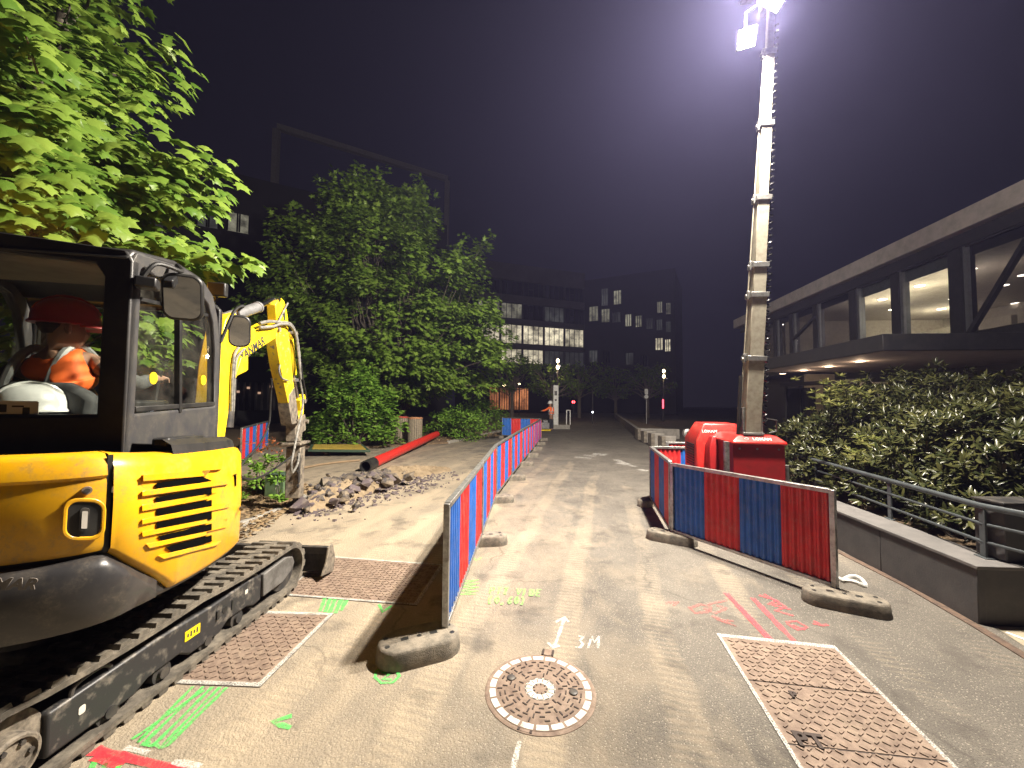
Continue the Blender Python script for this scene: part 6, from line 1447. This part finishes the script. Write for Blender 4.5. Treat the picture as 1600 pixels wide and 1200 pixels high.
# far worker
fp = on(861, 673, 24.6); pr_ = thing('person', 'far worker in orange jacket and white helmet reaching out one arm by the white pillar', 'person', fp)
def P_(x, y, z): return fp+Vector((x, y, z))
nd = {'pel': (P_(0, 0, .92), (.15, .11)), 'waist': (P_(-.01, 0, 1.08), (.14, .10)), 'chest': (P_(-.02, 0, 1.28), (.16, .11)), 'sh': (P_(-.03, 0, 1.42), (.11, .08)), 'neck': (P_(-.04, 0, 1.50), .05), 'jaw': (P_(-.06, -.01, 1.57), .07), 'head': (P_(-.055, 0, 1.64), .088), 'top': (P_(-.05, 0, 1.71), .06), 'nose': (P_(-.16, -.02, 1.60), .014),
      'ls': (P_(-.14, -.12, 1.40), .06), 'le': (P_(-.38, -.16, 1.26), .045), 'lw': (P_(-.58, -.18, 1.22), .032), 'lh': (P_(-.66, -.18, 1.21), .032), 'rs': (P_(.10, .10, 1.40), .06), 're': (P_(.16, .06, 1.12), .045), 'rw': (P_(.05, -.08, .98), .032), 'rh': (P_(.0, -.12, .95), .03),
      'rk': (P_(.08, .06, .50), .065), 'ra': (P_(.09, .08, .10), .045), 'rt': (P_(-.05, .05, .04), .035), 'lk': (P_(-.09, -.06, .50), .065), 'la': (P_(-.08, -.06, .10), .045), 'lt': (P_(-.22, -.08, .04), .035)}
ed_ = [('pel', 'waist'), ('waist', 'chest'), ('chest', 'sh'), ('sh', 'neck'), ('neck', 'jaw'), ('jaw', 'head'), ('head', 'top'), ('jaw', 'nose'), ('sh', 'ls'), ('ls', 'le'), ('le', 'lw'), ('lw', 'lh'), ('sh', 'rs'), ('rs', 're'), ('re', 'rw'), ('rw', 'rh'), ('pel', 'rk'), ('rk', 'ra'), ('ra', 'rt'), ('pel', 'lk'), ('lk', 'la'), ('la', 'lt')]
skinned('body', nd, ed_, SKIN, pr_)
g_ = lambda k, r_: (nd[k][0], r_)
skinned('jacket', {'pel': (P_(0, 0, .88), (.18, .14)), 'waist': g_('waist', (.17, .13)), 'chest': g_('chest', (.19, .14)), 'sh': g_('sh', (.13, .10)), 'ls': g_('ls', .08), 'le': g_('le', .06), 'lw': g_('lw', .045), 'rs': g_('rs', .08), 're': g_('re', .06), 'rw': g_('rw', .045)}, [('pel', 'waist'), ('waist', 'chest'), ('chest', 'sh'), ('sh', 'ls'), ('ls', 'le'), ('le', 'lw'), ('sh', 'rs'), ('rs', 're'), ('re', 'rw')], ORANGE, pr_)
skinned('trousers', {'pel': (P_(0, 0, .84), (.155, .12)), 'rk': g_('rk', .085), 'ra': g_('ra', .07), 'lk': g_('lk', .085), 'la': g_('la', .07)}, [('pel', 'rk'), ('rk', 'ra'), ('pel', 'lk'), ('lk', 'la')], DKCLOTH, pr_)
for z_ in (1.02, 1.16):
    mb = MB(); mb.tube([P_(0, 0, z_-.03), P_(0, 0, z_+.03)], .195, 18); o_ = mb.build('reflective_band', REFL, pr_)
mb = MB(); mb.bar(P_(.06, -.15, 1.2), P_(.06, -.12, 1.45), .05, .03); mb.bar(P_(-.12, -.16, 1.2), P_(-.12, -.12, 1.45), .05, .03); mb.build('reflective_strap', REFL, pr_)
helmet(P_(-.055, 0, 1.68), (-1, -.25, 0), HELW, pr_, 1.0)
q = on(850, 674, 24.3); r_ = thing('site_machine', 'small grey machine with a handle at the feet of the far worker', 'machine', q); mb = MB(); mb.box(q+Z*.32, (.55, .5, .38), .2); mb.box(q+Vector((.05, 0, .58)), (.3, .35, .18), .2); mb.build('engine', HYD, r_, bevel=.03)
mb = MB(); mb.box(q+Z*.06, (.7, .5, .08), .2); mb.build('base_plate', STY, r_, bevel=.01); mb = MB(); mb.tube(cr([q+Vector((.2, 0, .4)), q+Vector((.3, -.05, .8)), q+Vector((.1, -.15, .98))], 5), .02, 8); mb.build('handle', BLACKPL, r_)

# ------------------------------------------------------------------ added volume imitating the lens glow round the floodlights
mb = MB(); mb.box((0, 85, 24), (230, 220, 50)); hz = mb.build('glow_haze', [], None, smooth=False); struct(hz, 'stuff')
hm = bpy.data.materials.new('added_glow_haze'); hm.use_nodes = True; nt = hm.node_tree; nt.nodes.clear()
pv = N(nt, 'ShaderNodeVolumePrincipled', i_Density=.0017); pv.inputs['Color'].default_value = (.52, .50, 1.0, 1); pv.inputs['Anisotropy'].default_value = .55
oo = N(nt, 'ShaderNodeOutputMaterial'); ln(nt, pv.outputs[0], oo.inputs['Volume']); hz.data.materials.append(hm)
